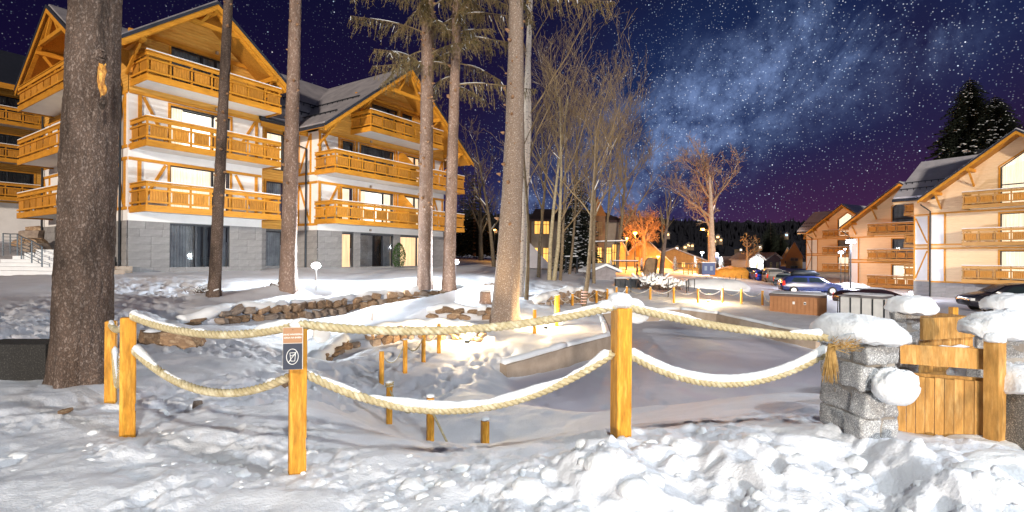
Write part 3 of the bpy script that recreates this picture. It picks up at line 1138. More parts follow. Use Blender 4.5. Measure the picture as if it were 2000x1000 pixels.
# ------------------------------------------------------------------ left chalet (A)
ANG = math.atan2(.8329, .5534)
A = empty('timber_chalet', (-17.83, 23.58, .85), ANG, 'nearest left timber chalet with two gables and snow edged balconies, behind the thickest trunk', 'chalet')
F = (0, 0, 1, 0)
W_, DEP = 6.45, 12.2
RA = Roof(-.95, 3.25, 7.45 - .55 + .0, 10.1, 13.2)
RA = Roof(-.95, 3.0, 6.95, 10.1, 13.2)
LA = Lower(RA, .12)
fl = [2.93, 5.86, 8.8]
hol = [(1.75, 4.65, .02, 2.28)] + [(1.75, 4.65, z + .02, z + 2.24) for z in fl]
tiles(A, F, 0, W_, -.6, 2.33, hol, -.02)
wall(A, F, 'plaster_wall', 0, W_, 2.33, 8.3, hol, PLASTER, 0)
wall(A, F, 'cladding', 0, W_, 8.3, 14, hol, CLAD, -.02, LA)
for z, lt, sp in ((.02, 'part', (3.0, 3.8)), (2.95, 'full', (3.78,)), (5.88, 'open', (3.78,)), (8.82, None, (3.2, 3.9))):
    window(A, F, 1.75, 4.65, z, z + (2.26 if z < 1 else 2.22), sp, lt, cas=z > 1)
for z in fl:
    balcony(A, F, .1, 6.5, -1.7, z + 1.12, 1.7, right=(z != 3))
zc = [2.62, 5.52, 8.35]
beams(A, F, [(0.02, 5.22, 6.4, 5.22), (0.02, 8.32, 6.4, 8.32), (0.02, 2.9, 6.4, 2.9), (0, 5.78, 6.4, 5.78)], w=.14)
beams(A, F, [(x, 2.98, x, 5.14) for x in (.45, 6.1)] + [(x, 5.86, x, 8.24) for x in (.45, 6.1)], w=.15)
beams(A, F, [(.55, 3.2, 1.55, 5.1), (.6, 8.2, 1.55, 6.3), (4.95, 5.1, 5.9, 3.3), (5.0, 6.4, 6.0, 8.2)], v=-.025, w=.13)
gable_roof(A, F, RA, -1.95, 9, cut_left=(.9, 6.0), cut_right=(-.3, 6.3))
purlins(A, F, RA, (-.1, 6.1), -1.95, 0)
purlins(A, F, RA, (3.0,), -1.95, 0, False)
truss(A, F, RA, -1.75, 1.25)
wp = MB(F)
wp.box(-.05, 6.5, -.16, -.02, 11.02, 11.22)
wp.build('tie_beam', WOOD, A)
for z in (2.52, 5.42, 8.36, 11.35):
    spot(A, F, 3.9, -.03, z + .05)
# left (side) face of the chalet
FS = (0, DEP, 0, -1)
RS = Roof(DEP - 11.9, DEP - 6.5, DEP - 1.1, 10.15, 13.5)
LS = Lower(RS, .12)
hs = [(5.4, 8.2, z + .02, z + 2.2) for z in fl] + [(2.3, 3.1, -.05, 2.25)]
tiles(A, FS, 0, DEP, -.6, 2.33, hs, -.02)
wall(A, FS, 'plaster_wall', 0, DEP, 2.33, 8.3, hs, PLASTER, 0)
wall(A, FS, 'cladding', 0, DEP, 8.3, 14, hs, CLAD, -.02, LS)
for z, lt in zip(fl, (None, 'full', None)):
    window(A, FS, 5.4, 8.2, z + .02, z + 2.2, (6.8,), lt)
window(A, FS, 2.3, 3.1, -.05, 2.25, (), None, cas=False)
for z in fl:
    balcony(A, FS, 1.9, 10.2, -1.5, z + 1.12, 1.5, snow=z < 8)
beams(A, FS, [(0, 5.22, DEP - .05, 5.22), (0, 8.32, DEP - .05, 8.32), (0, 2.9, DEP - .05, 2.9), (0, 5.78, DEP - .05, 5.78)], w=.14)
beams(A, FS, [(x, 2.98, x, 5.14) for x in (.2, 1.3, 11.0, 11.9)] + [(x, 5.86, x, 8.24) for x in (.2, 1.3, 11.0, 11.9)], w=.14)
beams(A, FS, [(.3, 5.1, 1.2, 3.1), (.3, 5.9, 1.2, 8.1), (11.1, 5.1, 11.75, 3.1), (11.1, 6.0, 11.75, 8.1)], v=-.025, w=.12)
gable_roof(A, FS, RS, -1.3, 30, cut_left=(20, 20), cut_right=(-.9, 2.9))
purlins(A, FS, RS, (1.2, 3.4, 8.0, 10.2), -1.3, 0)
truss(A, FS, RS, -1.15, 1.5)
pipe(A, FS, DEP - .55, -.02, .2, 8.6, (0, -.5))
pipe(A, FS, .35, -.02, 0, 9.0)
# link between the gables
FL = (W_, .85, 1, 0)
LW = 9.3 - W_
hl = [(.75, 1.9, z, z + 2.2) for z in (.0, 2.95, 5.88)]
tiles(A, FL, 0, LW, -.6, 2.33, hl, -.02)
wall(A, FL, 'cladding', 0, LW, 2.33, 8.6, hl, CLAD, 0)
for z, lt in ((0.0, None), (2.95, None), (5.88, 'full')):
    window(A, FL, .75, 1.9, z, z + 2.2, (), lt, cas=z > 1)
m = MB((W_, 0, 0, 1)); m.quad((0, 0, -.6), (.85, 0, -.6), (.85, 0, 11), (0, 0, 11)); m.build('cladding', WOOD, A)
# main roof behind the two gables
m = MB()
m.poly([(6.3, -.15, 8.55), (14.9, -.15, 8.55), (15.2, 5.7, 13.5), (3.2, 5.7, 13.5)], .2)
rfm = m.build('roof', DARKROOF, A)
m = MB()
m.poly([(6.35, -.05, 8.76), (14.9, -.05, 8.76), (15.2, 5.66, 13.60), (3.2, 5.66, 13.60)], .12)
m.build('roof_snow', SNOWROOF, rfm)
m = MB()
m.poly([(3.2, 5.72, 13.5), (30, 5.72, 13.5), (30, 12, 8.6), (3.2, 12, 8.6)], .2)
m.build('roof', DARKROOF, A)
m = MB(); m.tube([(6.2, -.22, 8.5), (9.3, -.22, 8.5)], .09, 8); m.build('gutter', METAL, A)
m = MB(); m.box(6.3, 9.3, -.14, -.10, 8.05, 8.4); m.build('fascia_board', WOOD, A)
m = MB(); m.box(8.9, 9.9, 6.3, 7.0, 13.0, 14.6); m.build('chimney', METAL, A)
for v_, z_ in ((1.0, 9.72), (2.2, 10.74)):
    m = MB(); m.tube([(6.6, v_, z_ + .12), (13.2, v_, z_ + .12)], .035, 6)
    for k in range(14):
        m.box(6.7 + k * .48, 6.74 + k * .48, v_ - .02, v_ + .02, z_ - .1, z_ + .14)
    m.build('snow_guard', METAL, A)

# ------------------------------------------------------------------ second left chalet (B)
B = empty('timber_chalet', (-11.74, 30.7, .75), ANG, 'timber chalet with one wide gable and long balconies behind the three tall trunks', 'chalet')
WB = 11.4
RB = Roof(-1.1, 5.7, 12.5, 8.3, 13.6)
LB = Lower(RB, .12)
flb = [3.0, 5.95, 8.9]
hb = [(1.75, 2.66, 0.02, 2.3), (3.2, 6.1, .02, 2.3), (6.75, 9.3, .02, 2.3)]
for z in flb[:2]:
    hb += [(1.75, 2.6, z + .02, z + 2.2), (3.2, 6.1, z + .02, z + 2.2), (6.75, 8.9, z + .02, z + 2.2)]
hb += [(4.1, 6.4, 8.92, 11.1), (6.85, 7.9, 8.92, 11.1)]
tiles(B, F, 0, WB, -.6, 2.4, hb, -.02)
wall(B, F, 'plaster_wall', 0, WB, 2.4, 8.35, hb, PLASTER, 0)
wall(B, F, 'cladding', 0, WB, 8.35, 14, hb, CLAD, -.02, LB)
lit = ['warm', 'part', 'warm', 'full', 'open', 'full', None, None, 'warm', None, None]
for h, l in zip(hb, lit):
    window(B, F, h[0], h[1], h[2], h[3], (h[0] + (h[1] - h[0]) * .68,) if h[1] - h[0] > 1.6 else (), l, cas=h[2] > 1)
balcony(B, F, -.2, 11.6, -1.9, 4.1, 1.9)
balcony(B, F, -.2, 11.6, -1.9, 7.05, 1.9)
balcony(B, F, 2.4, 9.1, -1.9, 10.0, 1.9)
beams(B, F, [(0, 2.98, WB, 2.98), (0, 5.3, WB, 5.3), (0, 5.86, WB, 5.86), (0, 8.36, WB, 8.36)], w=.15)
beams(B, F, [(x, 3.06, x, 5.22) for x in (.1, 1.5, 2.85, 6.35, 9.2, 10.2, 11.2)] + [(x, 5.94, x, 8.28) for x in (.1, 1.5, 2.85, 6.35, 9.2, 10.2, 11.2)], w=.15)
beams(B, F, [(.3, 3.2, 1.4, 5.2), (.3, 8.2, 1.4, 6.1), (10.3, 5.2, 11.1, 3.2), (10.3, 6.1, 11.1, 8.2)], v=-.025, w=.13)
gable_roof(B, F, RB, -2.1, 8.5, cut_left=(1.9, 6.6), cut_right=(9, 9))
purlins(B, F, RB, (.0, 2.6, 8.8, 11.4), -2.1, 0)
truss(B, F, RB, -1.95, 1.9)
m = MB(F); m.box(2.7, 8.7, -.16, -.02, 11.25, 11.45); m.build('tie_beam', WOOD, B)
for z in (2.58, 5.5, 8.5, 11.6):
    spot(B, F, 4.0, -.03, z)
# slanting plank screens between the flats on the balconies
for z in flb[:2]:
    m = MB(); m.prism([(6.5, -.05, z + .05), (6.5, -.05, z + 2.2), (6.5, -.5, z + 2.2), (6.5, -1.75, z + 1.1), (6.5, -1.75, z + .05)], (.06, 0, 0))
    m.build('plank_screen', WOOD, B)
FBs = (0, 3.0, 0, -1)
tiles(B, FBs, 0, 3.0, -.6, 2.4, [], -.02)
wall(B, FBs, 'plaster_wall', 0, 3.0, 2.4, 8.4, [], PLASTER, 0)
beams(B, FBs, [(0, 2.75, 2.98, 2.75), (0, 5.3, 2.98, 5.3), (0, 5.86, 2.98, 5.86)], w=.14)
beams(B, FBs, [(x, 2.83, x, 5.22) for x in (1.1, 2.3)] + [(x, 5.94, x, 8.3) for x in (1.1, 2.3)], w=.13)
beams(B, FBs, [(1.2, 5.15, 2.2, 3.0), (1.2, 6.0, 2.2, 8.2)], v=-.025, w=.12)
pipe(B, FBs, 2.0, -.03, .1, 7.4, (-1.2, -.5))
for v_, f_ in ((-1.2, .18), (-1.2, .42)):
    u = RB.ue + (RB.ua - RB.ue) * f_
    m = MB(); m.tube([(u, -1.6, RB(u) + .2), (u, 5.0, RB(u) + .2)], .035, 6)
    for k in range(13):
        m.box(u - .02, u + .02, -1.5 + k * .5, -1.46 + k * .5, RB(u), RB(u) + .22)
    m.build('snow_guard', METAL, B)
m = MB((WB, 0, 0, 1)); m.quad((0, 0, -.6), (8, 0, -.6), (8, 0, 8.6), (0, 0, 8.6)); m.build('plaster_wall', PLASTER, B)

# ------------------------------------------------------------------ far left building
Zb = empty('hotel_wing', (-44.5, 33.4, 3.0), ANG, 'dim timber hotel wing with dark windows at the left edge behind the nearest chalet', 'hotel')
hz = [(2 + 4.6 * k, 5.2 + 4.6 * k, z, z + 1.9) for k in range(3) for z in (3.2, 6.1, 9.1)]
wall(Zb, F, 'plaster_wall', 0, 16, -2, 2.6, [(12.6, 15.0, 1.6, 2.3)], PLASTER, 0)
wall(Zb, F, 'cladding', 0, 16, 2.6, 12.2, hz, CLAD, -.01)
for h in hz:
    window(Zb, F, *h, (h[0] + 1.6,), None)
window(Zb, F, 12.6, 15.0, 1.6, 2.3, (), None)
for zr in (4.05, 7.0, 9.9):
    balcony(Zb, F, 1, 15.5, -1.5, zr, 1.5)
m = MB(); m.poly([(-1, -2.2, 11.6), (16.8, -2.2, 11.6), (16.8, 5, 16), (-1, 5, 16)], .25); m.build('roof', DARKROOF, Zb)
m = MB(); m.box(-1, 16.8, -2.24, -2.2, 11.1, 11.5); m.build('fascia_board', WOOD, Zb)
m = MB((16, 0, 0, 1)); m.quad((0, 0, -2), (10, 0, -2), (10, 0, 12), (0, 0, 12)); m.build('plaster_wall', PLASTER, Zb)


# ------------------------------------------------------------------ right hand chalets
ANR = math.atan2(-.864, .504)


def right_chalet(loc, label, lits, link=True, sidebalc=(True, True, True), mat=PALEWOOD):
    c = empty('timber_chalet', loc, ANR, label, 'chalet', 'pale timber chalets along the car park')
    Rr = Roof(-.9, 5.3, 11.5, 8.2, 12.9)
    Lr = Lower(Rr, .12)
    fz = [1.45, 4.4, 7.35]
    wt = Roof(0, 5.3, 10.6, 7.35 + .6, 7.35 + .6 + .758 * 5.3)
    hb_ = [(4.0, 7.0, z + .02, z + 2.3) for z in fz[:2]]
    # top window: pentagon; the wall is left open as steps hidden by the frame
    tiles(c, F, -.6, 11.2, -1.5, 1.1, [], -.02, 1.2, .42)
    wall(c, F, 'cladding', -.6, 11.2, 1.1, 7.37, hb_, mat, 0)
    wall(c, F, 'cladding', -.6, 4.0, 7.37, 14, [], mat, 0, Lr)
    wall(c, F, 'cladding', 7.0, 11.2, 7.37, 14, [], mat, 0, Lr)
    wtop = Roof(4.0 - (4.0 - 0), 5.5, 11.0, 7.0, 7.0 + 5.5 * .76)
    wtop = Roof(0.0, 5.5, 11.0, 7.3, 7.3 + 5.5 * .76)
    mm = MB()
    for k0, k1 in ((4.0, 5.3), (5.3, 5.5), (5.5, 7.0)):
        mm.quad((k0, 0, wtop(k0)), (k1, 0, wtop(k1)), (k1, 0, Lr(k1)), (k0, 0, Lr(k0)))
        mm.quad((k0, 0, wtop(k0)), (k0, .18, wtop(k0)), (k1, .18, wtop(k1)), (k1, 0, wtop(k1)))
    mm.build('cladding', mat, c)
    for (h, l) in zip(hb_, lits[1:]):
        window(c, F, *h, (6.2,), l)
    window(c, F, 4.0, 7.0, 7.37, 9.5, (6.2,), lits[0], top=wtop, bars=(8.95,))
    for z in fz:
        balcony(c, F, 2.15, 8.8, -1.5, z + 1.12, 1.5, mat=BALC)
    # white framed panels at the corner
    for z0, z1 in ((1.2, 3.9), (4.4, 6.85)):
        m = MB(F); m.box(-.55, .45, -.035, -.005, z0, z1); m.build('plaster_panel', PLASTER, c)
    beams(c, F, [(-.6, 4.0, 11.2, 4.0), (-.6, 4.32, 11.2, 4.32), (-.6, 7.0, 11.2, 7.0), (-.6, 1.14, 11.2, 1.14)], v=-.04, w=.13)
    beams(c, F, [(.5, 1.2, .5, 3.93), (.5, 4.39, .5, 6.93)], v=-.045, w=.12)
    gable_roof(c, F, Rr, -1.5, 9, cut_left=(2, 6.7), cut_right=(9, 9), snowmat=ROOFSNOWB)
    purlins(c, F, Rr, (.2, 2.4, 8.2, 10.4), -1.5, 0)
    if not link:
        m = MB((-.6, 0, 0, 1)); m.quad((0, 0, -1.5), (10, 0, -1.5), (10, 0, 7.9), (0, 0, 7.9)); m.build('cladding', mat, c)
        pipe(c, F, -.5, -.03, -.6, 7.2, (-.35, -.9))
        return c
    # link wing to the left
    fl_ = (-2.05, .8, 1, 0)
    tiles(c, fl_, 0, 1.45, -1.5, 1.1, [], -.02, 1.2, .42)
    wall(c, fl_, 'cladding', 0, 1.45, 1.1, 8.6, [], mat, 0)
    for z0, z1 in ((1.2, 3.9), (4.4, 6.85)):
        m = MB(fl_); m.box(.12, 1.42, -.03, -.005, z0, z1); m.build('plaster_panel', PLASTER, c)
    beams(c, fl_, [(0.02, 4.0, 1.42, 4.0), (.02, 4.32, 1.42, 4.32), (.02, 7.0, 1.42, 7.0), (.07, 1.2, .07, 6.9), (1.1, 1.2, 1.1, 6.9), (.15, 3.8, 1.02, 1.3) if False else (.15, 1.35, 1.02, 3.8), (.15, 6.7, 1.02, 4.5)], v=-.035, w=.11)
    m = MB((-.6, 0, 0, 1)); m.quad((0, 0, -1.5), (.8, 0, -1.5), (.8, 0, 9.2), (0, 0, 9.2)); m.build('cladding', mat, c)
    pipe(c, F, -.5, -.03, -.6, 7.2, (-.35, -.9))
    # end wall facing the next chalet
    fe = (-2.05, 10.8, 0, -1)
    wall(c, fe, 'cladding', 0, 10, -1.5, 8.2, [], mat, 0)
    wall(c, fe, 'cladding', 0, 10, 8.2, 13, [], mat, 0, Lower(Roof(-.9, 5.0, 10.9, 8.0, 12.2), .15))
    for z, s in zip(fz, sidebalc):
        if s:
            balcony(c, fe, 3.2, 8.6, -1.3, z + 1.12, 1.3, snow=False, mat=BALC)
    m = MB()
    m.poly([(-3.4, -.1, 8.45), (-.2, -.1, 8.45), (3.5, 5.6, 12.35), (-3.4, 5.6, 12.35)], .2)
    rf = m.build('roof', DARKROOF, c)
    m = MB()
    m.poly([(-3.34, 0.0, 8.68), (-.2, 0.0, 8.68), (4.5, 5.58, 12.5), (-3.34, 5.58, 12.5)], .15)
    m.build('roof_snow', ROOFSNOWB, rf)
    m = MB()
    m.poly([(-3.4, 5.62, 12.35), (14, 5.62, 12.35), (14, 11.5, 8.2), (-3.4, 11.5, 8.2)], .2)
    m.build('roof', DARKROOF, c)
    m = MB(); m.box(-3.3, -.3, -.04, -.02, 8.0, 8.25); m.build('fascia_board', mat, c)
    m = MB(); m.poly([(-3.3, -.05, 8.23), (-.4, -.05, 8.23), (-.4, .8, 8.75), (-3.3, .8, 8.75)], .04); m.build('soffit', WOODV, c)
    for v_ in (.9, 1.9):
        z_ = 8.72 + v_ * .69
        m = MB(); m.tube([(-3.2, v_, z_ + .12), (-.2 + v_ * .5, v_, z_ + .12)], .035, 6)
        for k in range(7):
            m.box(-3.1 + k * .48, -3.06 + k * .48, v_ - .02, v_ + .02, z_ - .1, z_ + .14)
        m.build('snow_guard', METAL, c)
    m = MB(); m.box(.5, 1.3, 6.6, 7.3, 11.6, 13.1); m.build('chimney', METAL, c)
    return c


right_chalet((36.47, 43.6, -1.4), 'pale timber chalet at the right edge with its nearest gable cut by the picture', ('full', 'full', 'full'))
right_chalet((41.26, 61.4, -2.75), 'pale timber chalet in the middle of the right hand row with dark gable window', (None, 'full', None), link=False)
right_chalet((55.7, 93.6, -1.72), 'farthest pale timber chalet behind the tall white street lamp, lit gable window', ('full', 'full', None), sidebalc=(False, False, True))
# ------------------------------------------------------------------ hills
def hills():
    pxs = np.arange(-400, 2500, 6)
    V, F_ = [], []
    nr = 14
    prof = lambda px: 436 + 10 * math.sin(px * .004 + 1) + (26 if px < 900 else 0) * 0 - 6 * sstep(1500, 1560, px)
    for k in range(nr):
        f = k / (nr - 1)
        for px in pxs:
            D = 190 + 190 * f
            t = P(px, prof(px), D)
            h0 = float(0)
            z = h0 + (t.z - h0) * f ** .8
            if k == nr - 1:
                z += 2.4 * float(vnoise(px * .13, 3.0)) + 2.6 * float(vnoise(px * .035, 7.0))
            V.append((t.x, D, z))
    n = len(pxs)
    for k in range(nr - 1):
        for i in range(n - 1):
            F_.append((k * n + i, k * n + i + 1, (k + 1) * n + i + 1, (k + 1) * n + i))
    hm = pm('wooded_hill', (.020, .022, .035), (.010, .012, .02), .05, .95)
    o = mesh_np('wooded_hills', V, F_, hm, smooth=False)
    tag(o, 'dark wooded hills along the horizon', kind='structure')
    # firs on the hill, one mass
    v, f = [], []
    r2 = random.Random(5)
    for i in range(5200):
        px = r2.uniform(-300, 2400)
        fr_ = r2.random() ** .5
        D = 195 + 185 * fr_
        t = P(px, prof(px), D)
        z = t.z * fr_ ** .8
        hh, w = r2.uniform(2.5, 6.5), r2.uniform(.9, 1.7)
        b = len(v)
        for a in range(5):
            v.append((t.x + w * math.cos(a * 1.2566), D + w * math.sin(a * 1.2566), z - 1))
        v.append((t.x, D, z + hh))
        for a in range(5):
            f.append((b + a, b + (a + 1) % 5, b + 5))
    mb = MB(); mb.v, mb.f, mb.m = v, f, [0] * len(f)
    o = mb.build('hill_forest', pm('hazy_hill_needles', (.006, .007, .013), (.004, .005, .009), 3, .95))  # needle colour darkened and blued to paint in night haze
    tag(o, 'dark fir forest covering the far hills', kind='stuff')


hills()


# ------------------------------------------------------------------ stones
def rock_mesh(seed, n=1, jag=.32):
    import bmesh
    bm = bmesh.new()
    bmesh.ops.create_cube(bm, size=1)
    bmesh.ops.subdivide_edges(bm, edges=bm.edges[:], cuts=2, use_grid_fill=True)
    r2 = random.Random(seed)
    sk = [r2.uniform(-.25, .25) for _ in range(4)]
    for v in bm.verts:
        x, y, z = v.co
        c = max(0, (abs(x) > .4) + (abs(y) > .4) + (abs(z) > .4) - 1)
        k = 1 - .09 * c
        v.co = Vector((x * k * (1 + sk[0] * z + sk[3] * y), y * k, z * k * (1 + sk[1] * x) + sk[2] * .4 * x)) + Vector((r2.uniform(-.06, .06), r2.uniform(-.06, .06), r2.uniform(-.06, .06)))
    me = bpy.data.meshes.new('stone')
    bm.to_mesh(me)
    bm.free()
    me.materials.append(ROCK if seed % 3 else pm('grey_field_stone', (.36, .29, .23), (.22, .17, .14), 3, .9, .02, 12))
    return me


RM = [rock_mesh(s) for s in range(12)]


def stone_wall(pts, label, size=.30, snowy=0.0, seed=1):
    r2 = random.Random(seed)
    base = pts[0][1]
    root = empty('dry_stone_wall', (base.x, base.y, base.z), 0, label, 'stone wall', 'dry stone walls along the frozen creek')
    for i in range(len(pts) - 1):
        (a, ab), (b, bb) = pts[i], pts[i + 1]
        L = math.hypot(b.x - a.x, b.y - a.y)
        nx, ny = -(b.y - a.y) / L, (b.x - a.x) / L
        rows = max(2, round((a.z - ab.z) / (size * .72)))
        n = max(1, round(L / (size * 1.02)))
        for k in range(n):
            t = (k + .5) / n
            zt, zb = a.z + (b.z - a.z) * t, ab.z + (bb.z - ab.z) * t
            for r_ in range(rows):
                if r2.random() < snowy:
                    continue
                tt = t + (.5 if r_ % 2 else 0) / n + r2.uniform(-.12, .12) / n
                x, y = a.x + (b.x - a.x) * tt, a.y + (b.y - a.y) * tt
                hh = (zt - zb) / rows
                z = zb + hh * (r_ + .5) + r2.uniform(-.02, .02)
                off = .03 + .05 * r_ + r2.uniform(-.03, .04)
                s = r2.uniform(.8, 1.35)
                o = bpy.data.objects.new('stone', r2.choice(RM))
                COL.objects.link(o)
                o.parent = root
                o.location = (x + nx * off - base.x, y + ny * off - base.y, z - base.z)
                o.rotation_euler = (r2.uniform(-.2, .2), r2.uniform(-.28, .28), math.atan2(b.y - a.y, b.x - a.x) + r2.uniform(-.4, .4))
                o.scale = (size * s * 1.0, size * .9, hh * r2.uniform(.8, 1.05))
    # the snow lying on the wall head
    m = MB()
    line = []
    for i in range(len(pts) - 1):
        (a, ab), (b, bb) = pts[i], pts[i + 1]
        L = math.hypot(b.x - a.x, b.y - a.y)
        n = max(2, int(L / .14))
        nx, ny = -(b.y - a.y) / L, (b.x - a.x) / L
        for k in range(n):
            x, y, z = a + (b - a) * (k / n)
            q = float(vnoise(x * 2.6, y * 2.6, 4)); q2 = float(vnoise(x * 6, y * 6, 9))
            line.append((Vector((x + nx * (.20 - .10 * q) - base.x, y + ny * (.20 - .10 * q) - base.y, z - .04 + .05 * q - base.z)), .10 + .10 * q + .04 * q2))
    m.tube([p for p, r_ in line], [r_ for p, r_ in line], 10, jit=.12)
    m.build('wall_snow', SNOW, root, True)
    return root


stone_wall(W3D[0], 'long low wall of brown field stones holding the snowy terrace below the chalets', .40, .04, 1)
stone_wall(W3D[1], 'low golden lit stone wall curving past the row of small rope posts', .27, .05, 2)
stone_wall(W3D[2], 'short stone edge of the snowy mound left of the thick leaning trunk', .36, .08, 3)
stone_wall(W3D[3], 'half buried brown stone edge behind the left end of the far post row', .30, .3, 4)
for i, (px, py, D, s, lab) in enumerate(((352, 672, 10.4, (.9, .5, .42), 'large brown snow topped boulder, right one of the pair behind the first rope'), (297, 668, 10.2, (.45, .4, .36), 'rounded brown boulder beside the leftmost yellow rope posts'), (386, 790, 5.5, (.10, .09, .09), 'small orange stone poking out of the foreground snow'), (548, 742, 7.6, (.17, .15, .17), 'small dark stone just left of the post with the sign'), (128, 782, 5.0, (.11, .09, .04), 'flat brown stone lying in snow in front of the thick trunk'))):
    p = P(px, py, D)
    o = bpy.data.objects.new('boulder', RM[i + 1]); COL.objects.link(o)
    zz = H(p.x, p.y)
    o.location = (p.x, p.y, zz + s[2] * .28)
    o.scale = s
    o.rotation_euler = (.1, .2, i)
    tag(o, lab, 'boulder')
    if i < 2:
        b = MB()
        b.tube([(-.42, 0, .30), (-.2, .02, .42), (.15, 0, .42), (.42, .05, .28)], [.10, .22, .24, .08], 10)
        b.build('snow_cap', SNOW, o, True)


# ------------------------------------------------------------------ pond wall
def pond_wall():
    m = MB()
    ids = list(range(0, 10))
    pts = [POND[i] for i in ids]
    for i in range(len(pts) - 1):
        (x0, y0), (x1, y1) = pts[i], pts[i + 1]
        L = math.hypot(x1 - x0, y1 - y0)
        ox, oy = -(y1 - y0) / L * .10, (x1 - x0) / L * .10
        zt0 = -.85 if i else -.90
        m._a([(x0, y0, ZP - .2), (x1, y1, ZP - .2), (x1, y1, -.85), (x0, y0, zt0 if i else -.98), (x0 + ox * 2.4, y0 + oy * 2.4, ZP - .2), (x1 + ox * 2.4, y1 + oy * 2.4, ZP - .2), (x1 + ox * 2.4, y1 + oy * 2.4, -.85), (x0 + ox * 2.4, y0 + oy * 2.4, zt0 if i else -.95)],
             [(0, 3, 2, 1), (4, 5, 6, 7), (3, 7, 6, 2), (0, 4, 7, 3), (1, 2, 6, 5)])
    o = m.build('pond_wall', CONC)
    tag(o, 'low concrete wall round the frozen pond, warm lit on its left side', 'pond wall')
    s = MB()
    for i in range(len(pts) - 1):
        (x0, y0), (x1, y1) = pts[i], pts[i + 1]
        L = math.hypot(x1 - x0, y1 - y0)
        ox, oy = -(y1 - y0) / L, (x1 - x0) / L
        n = int(L / .25)
        q = []
        for k in range(n + 1):
            t = k / n
            x, y = x0 + (x1 - x0) * t, y0 + (y1 - y0) * t
            q.append((x + ox * .16, y + oy * .16, -.85 + .05 * float(vnoise(x * 2, y * 2)) + (0 if i or t > .8 else -.12 * (1 - t))))
        s.tube(q, [.075 + .04 * float(vnoise(a_[0] * 3, a_[1] * 3, 5)) for a_ in q], 8)
    s.build('wall_snow', SNOW, o, True)


pond_wall()


# ------------------------------------------------------------------ snow blobs
def snow_blob(name, parent, loc, size, seed=0, droop=.3, n=28, power=2.6, mat=SNOW, amp=.08):
    """a rounded cap of snow: flat below, bulging above, uneven"""
    V, F_ = [], []
    nu, nv = n * 2, n
    for j in range(nv + 1):
        th = -PI / 2 + PI * j / nv
        for i in range(nu):
            ph = 2 * PI * i / nu
            c, s_ = math.cos(th), math.sin(th)
            x = math.copysign(abs(c) ** (2 / power), c) * math.copysign(abs(math.cos(ph)) ** (2 / power), math.cos(ph))
            y = math.copysign(abs(c) ** (2 / power), c) * math.copysign(abs(math.sin(ph)) ** (2 / power), math.sin(ph))
            z = s_ if s_ > 0 else s_ * droop
            V.append((x, y, z))
    V = np.array(V)
    q = fbm(V[:, 0] * 1.3 + seed * 7.1, V[:, 1] * 1.3 + seed, V[:, 2] * 1.3 + seed * 3, 4) - .5
    q2 = fbm(V[:, 0] * 5 + seed * 3, V[:, 1] * 5, V[:, 2] * 5 + seed, 3) - .5
    V = V * (1 + q * amp * 6 * .5 + q2 * amp)[:, None]
    V = V * (np.array(size) / 2)[None, :]
    V[:, 2] += np.where(V[:, 2] < .12 * size[2], (q * .34 + q2 * .12) * size[2], q2 * .05 * size[2])
    for j in range(nv):
        for i in range(nu):
            i2 = (i + 1) % nu
            F_.append((j * nu + i, j * nu + i2, (j + 1) * nu + i2, (j + 1) * nu + i))
    o = mesh_np(name, V, F_, mat, parent)
    o.location = loc
    return o


# ------------------------------------------------------------------ rope fence in front
def rope(A_, B_, sag, label, r=.033, strands=3, pitch=.14, name='rope', group=None, snowcover=.5, seed=1, seg=14):
    A_, B_ = Vector(A_), Vector(B_)
    L = (B_ - A_).length * (1 + 2.6 * (sag / (B_ - A_).length) ** 2)
    n = max(8, int(L / pitch * seg))

    def cp(t):
        p = A_ + (B_ - A_) * t
        p.z -= sag * 4 * t * (1 - t)
        return p - A_
    d = (B_ - A_); d.z = 0; d.normalize()
    side = Vector((-d.y, d.x, 0))
    m = MB()
    for k in range(strands):
        pts = []
        for i in range(n + 1):
            t = i / n
            c = cp(t)
            tg = (cp(min(1, t + .002)) - cp(max(0, t - .002))).normalized()
            up = side.cross(tg)
            if up.z < 0:
                up = -up
            a = 2 * PI * (t * L / pitch + k / strands)
            pts.append(c + side * (math.cos(a) * r * .52) + up * (math.sin(a) * r * .52))
        m.tube(pts, r * .535, 7)
    o = m.build(name, ROPE, None, True, A_)
    tag(o, label, 'rope', group)
    if snowcover > 0:
        s = MB()
        i = 0
        r2 = random.Random(seed)
        N_ = int(L / .03)
        run = []
        for i in range(N_ + 1):
            t = i / N_
            q = float(vnoise(t * L * 2.3 + seed * 9, seed)) + .25 * float(vnoise(t * L * 11, seed + 2)) - .12
            if q > 1 - snowcover - .2 and i < N_:
                c = cp(t)
                hgt = min(.036, (q - .8 + snowcover) * .06) * (r / .033)
                run.append((c + Vector((0, 0, r * .86 + hgt * .35)), hgt * .75 + r * .24 + r2.uniform(-.002, .002)))
            else:
                if len(run) > 3:
                    run[0] = (run[0][0], .004); run[-1] = (run[-1][0], .004)
                    s.tube([a for a, b in run], [b for a, b in run], 8)
                run = []
        if s.v:
            s.build('rope_snow', SNOW, o, True)['kind'] = 'stuff'
    return o


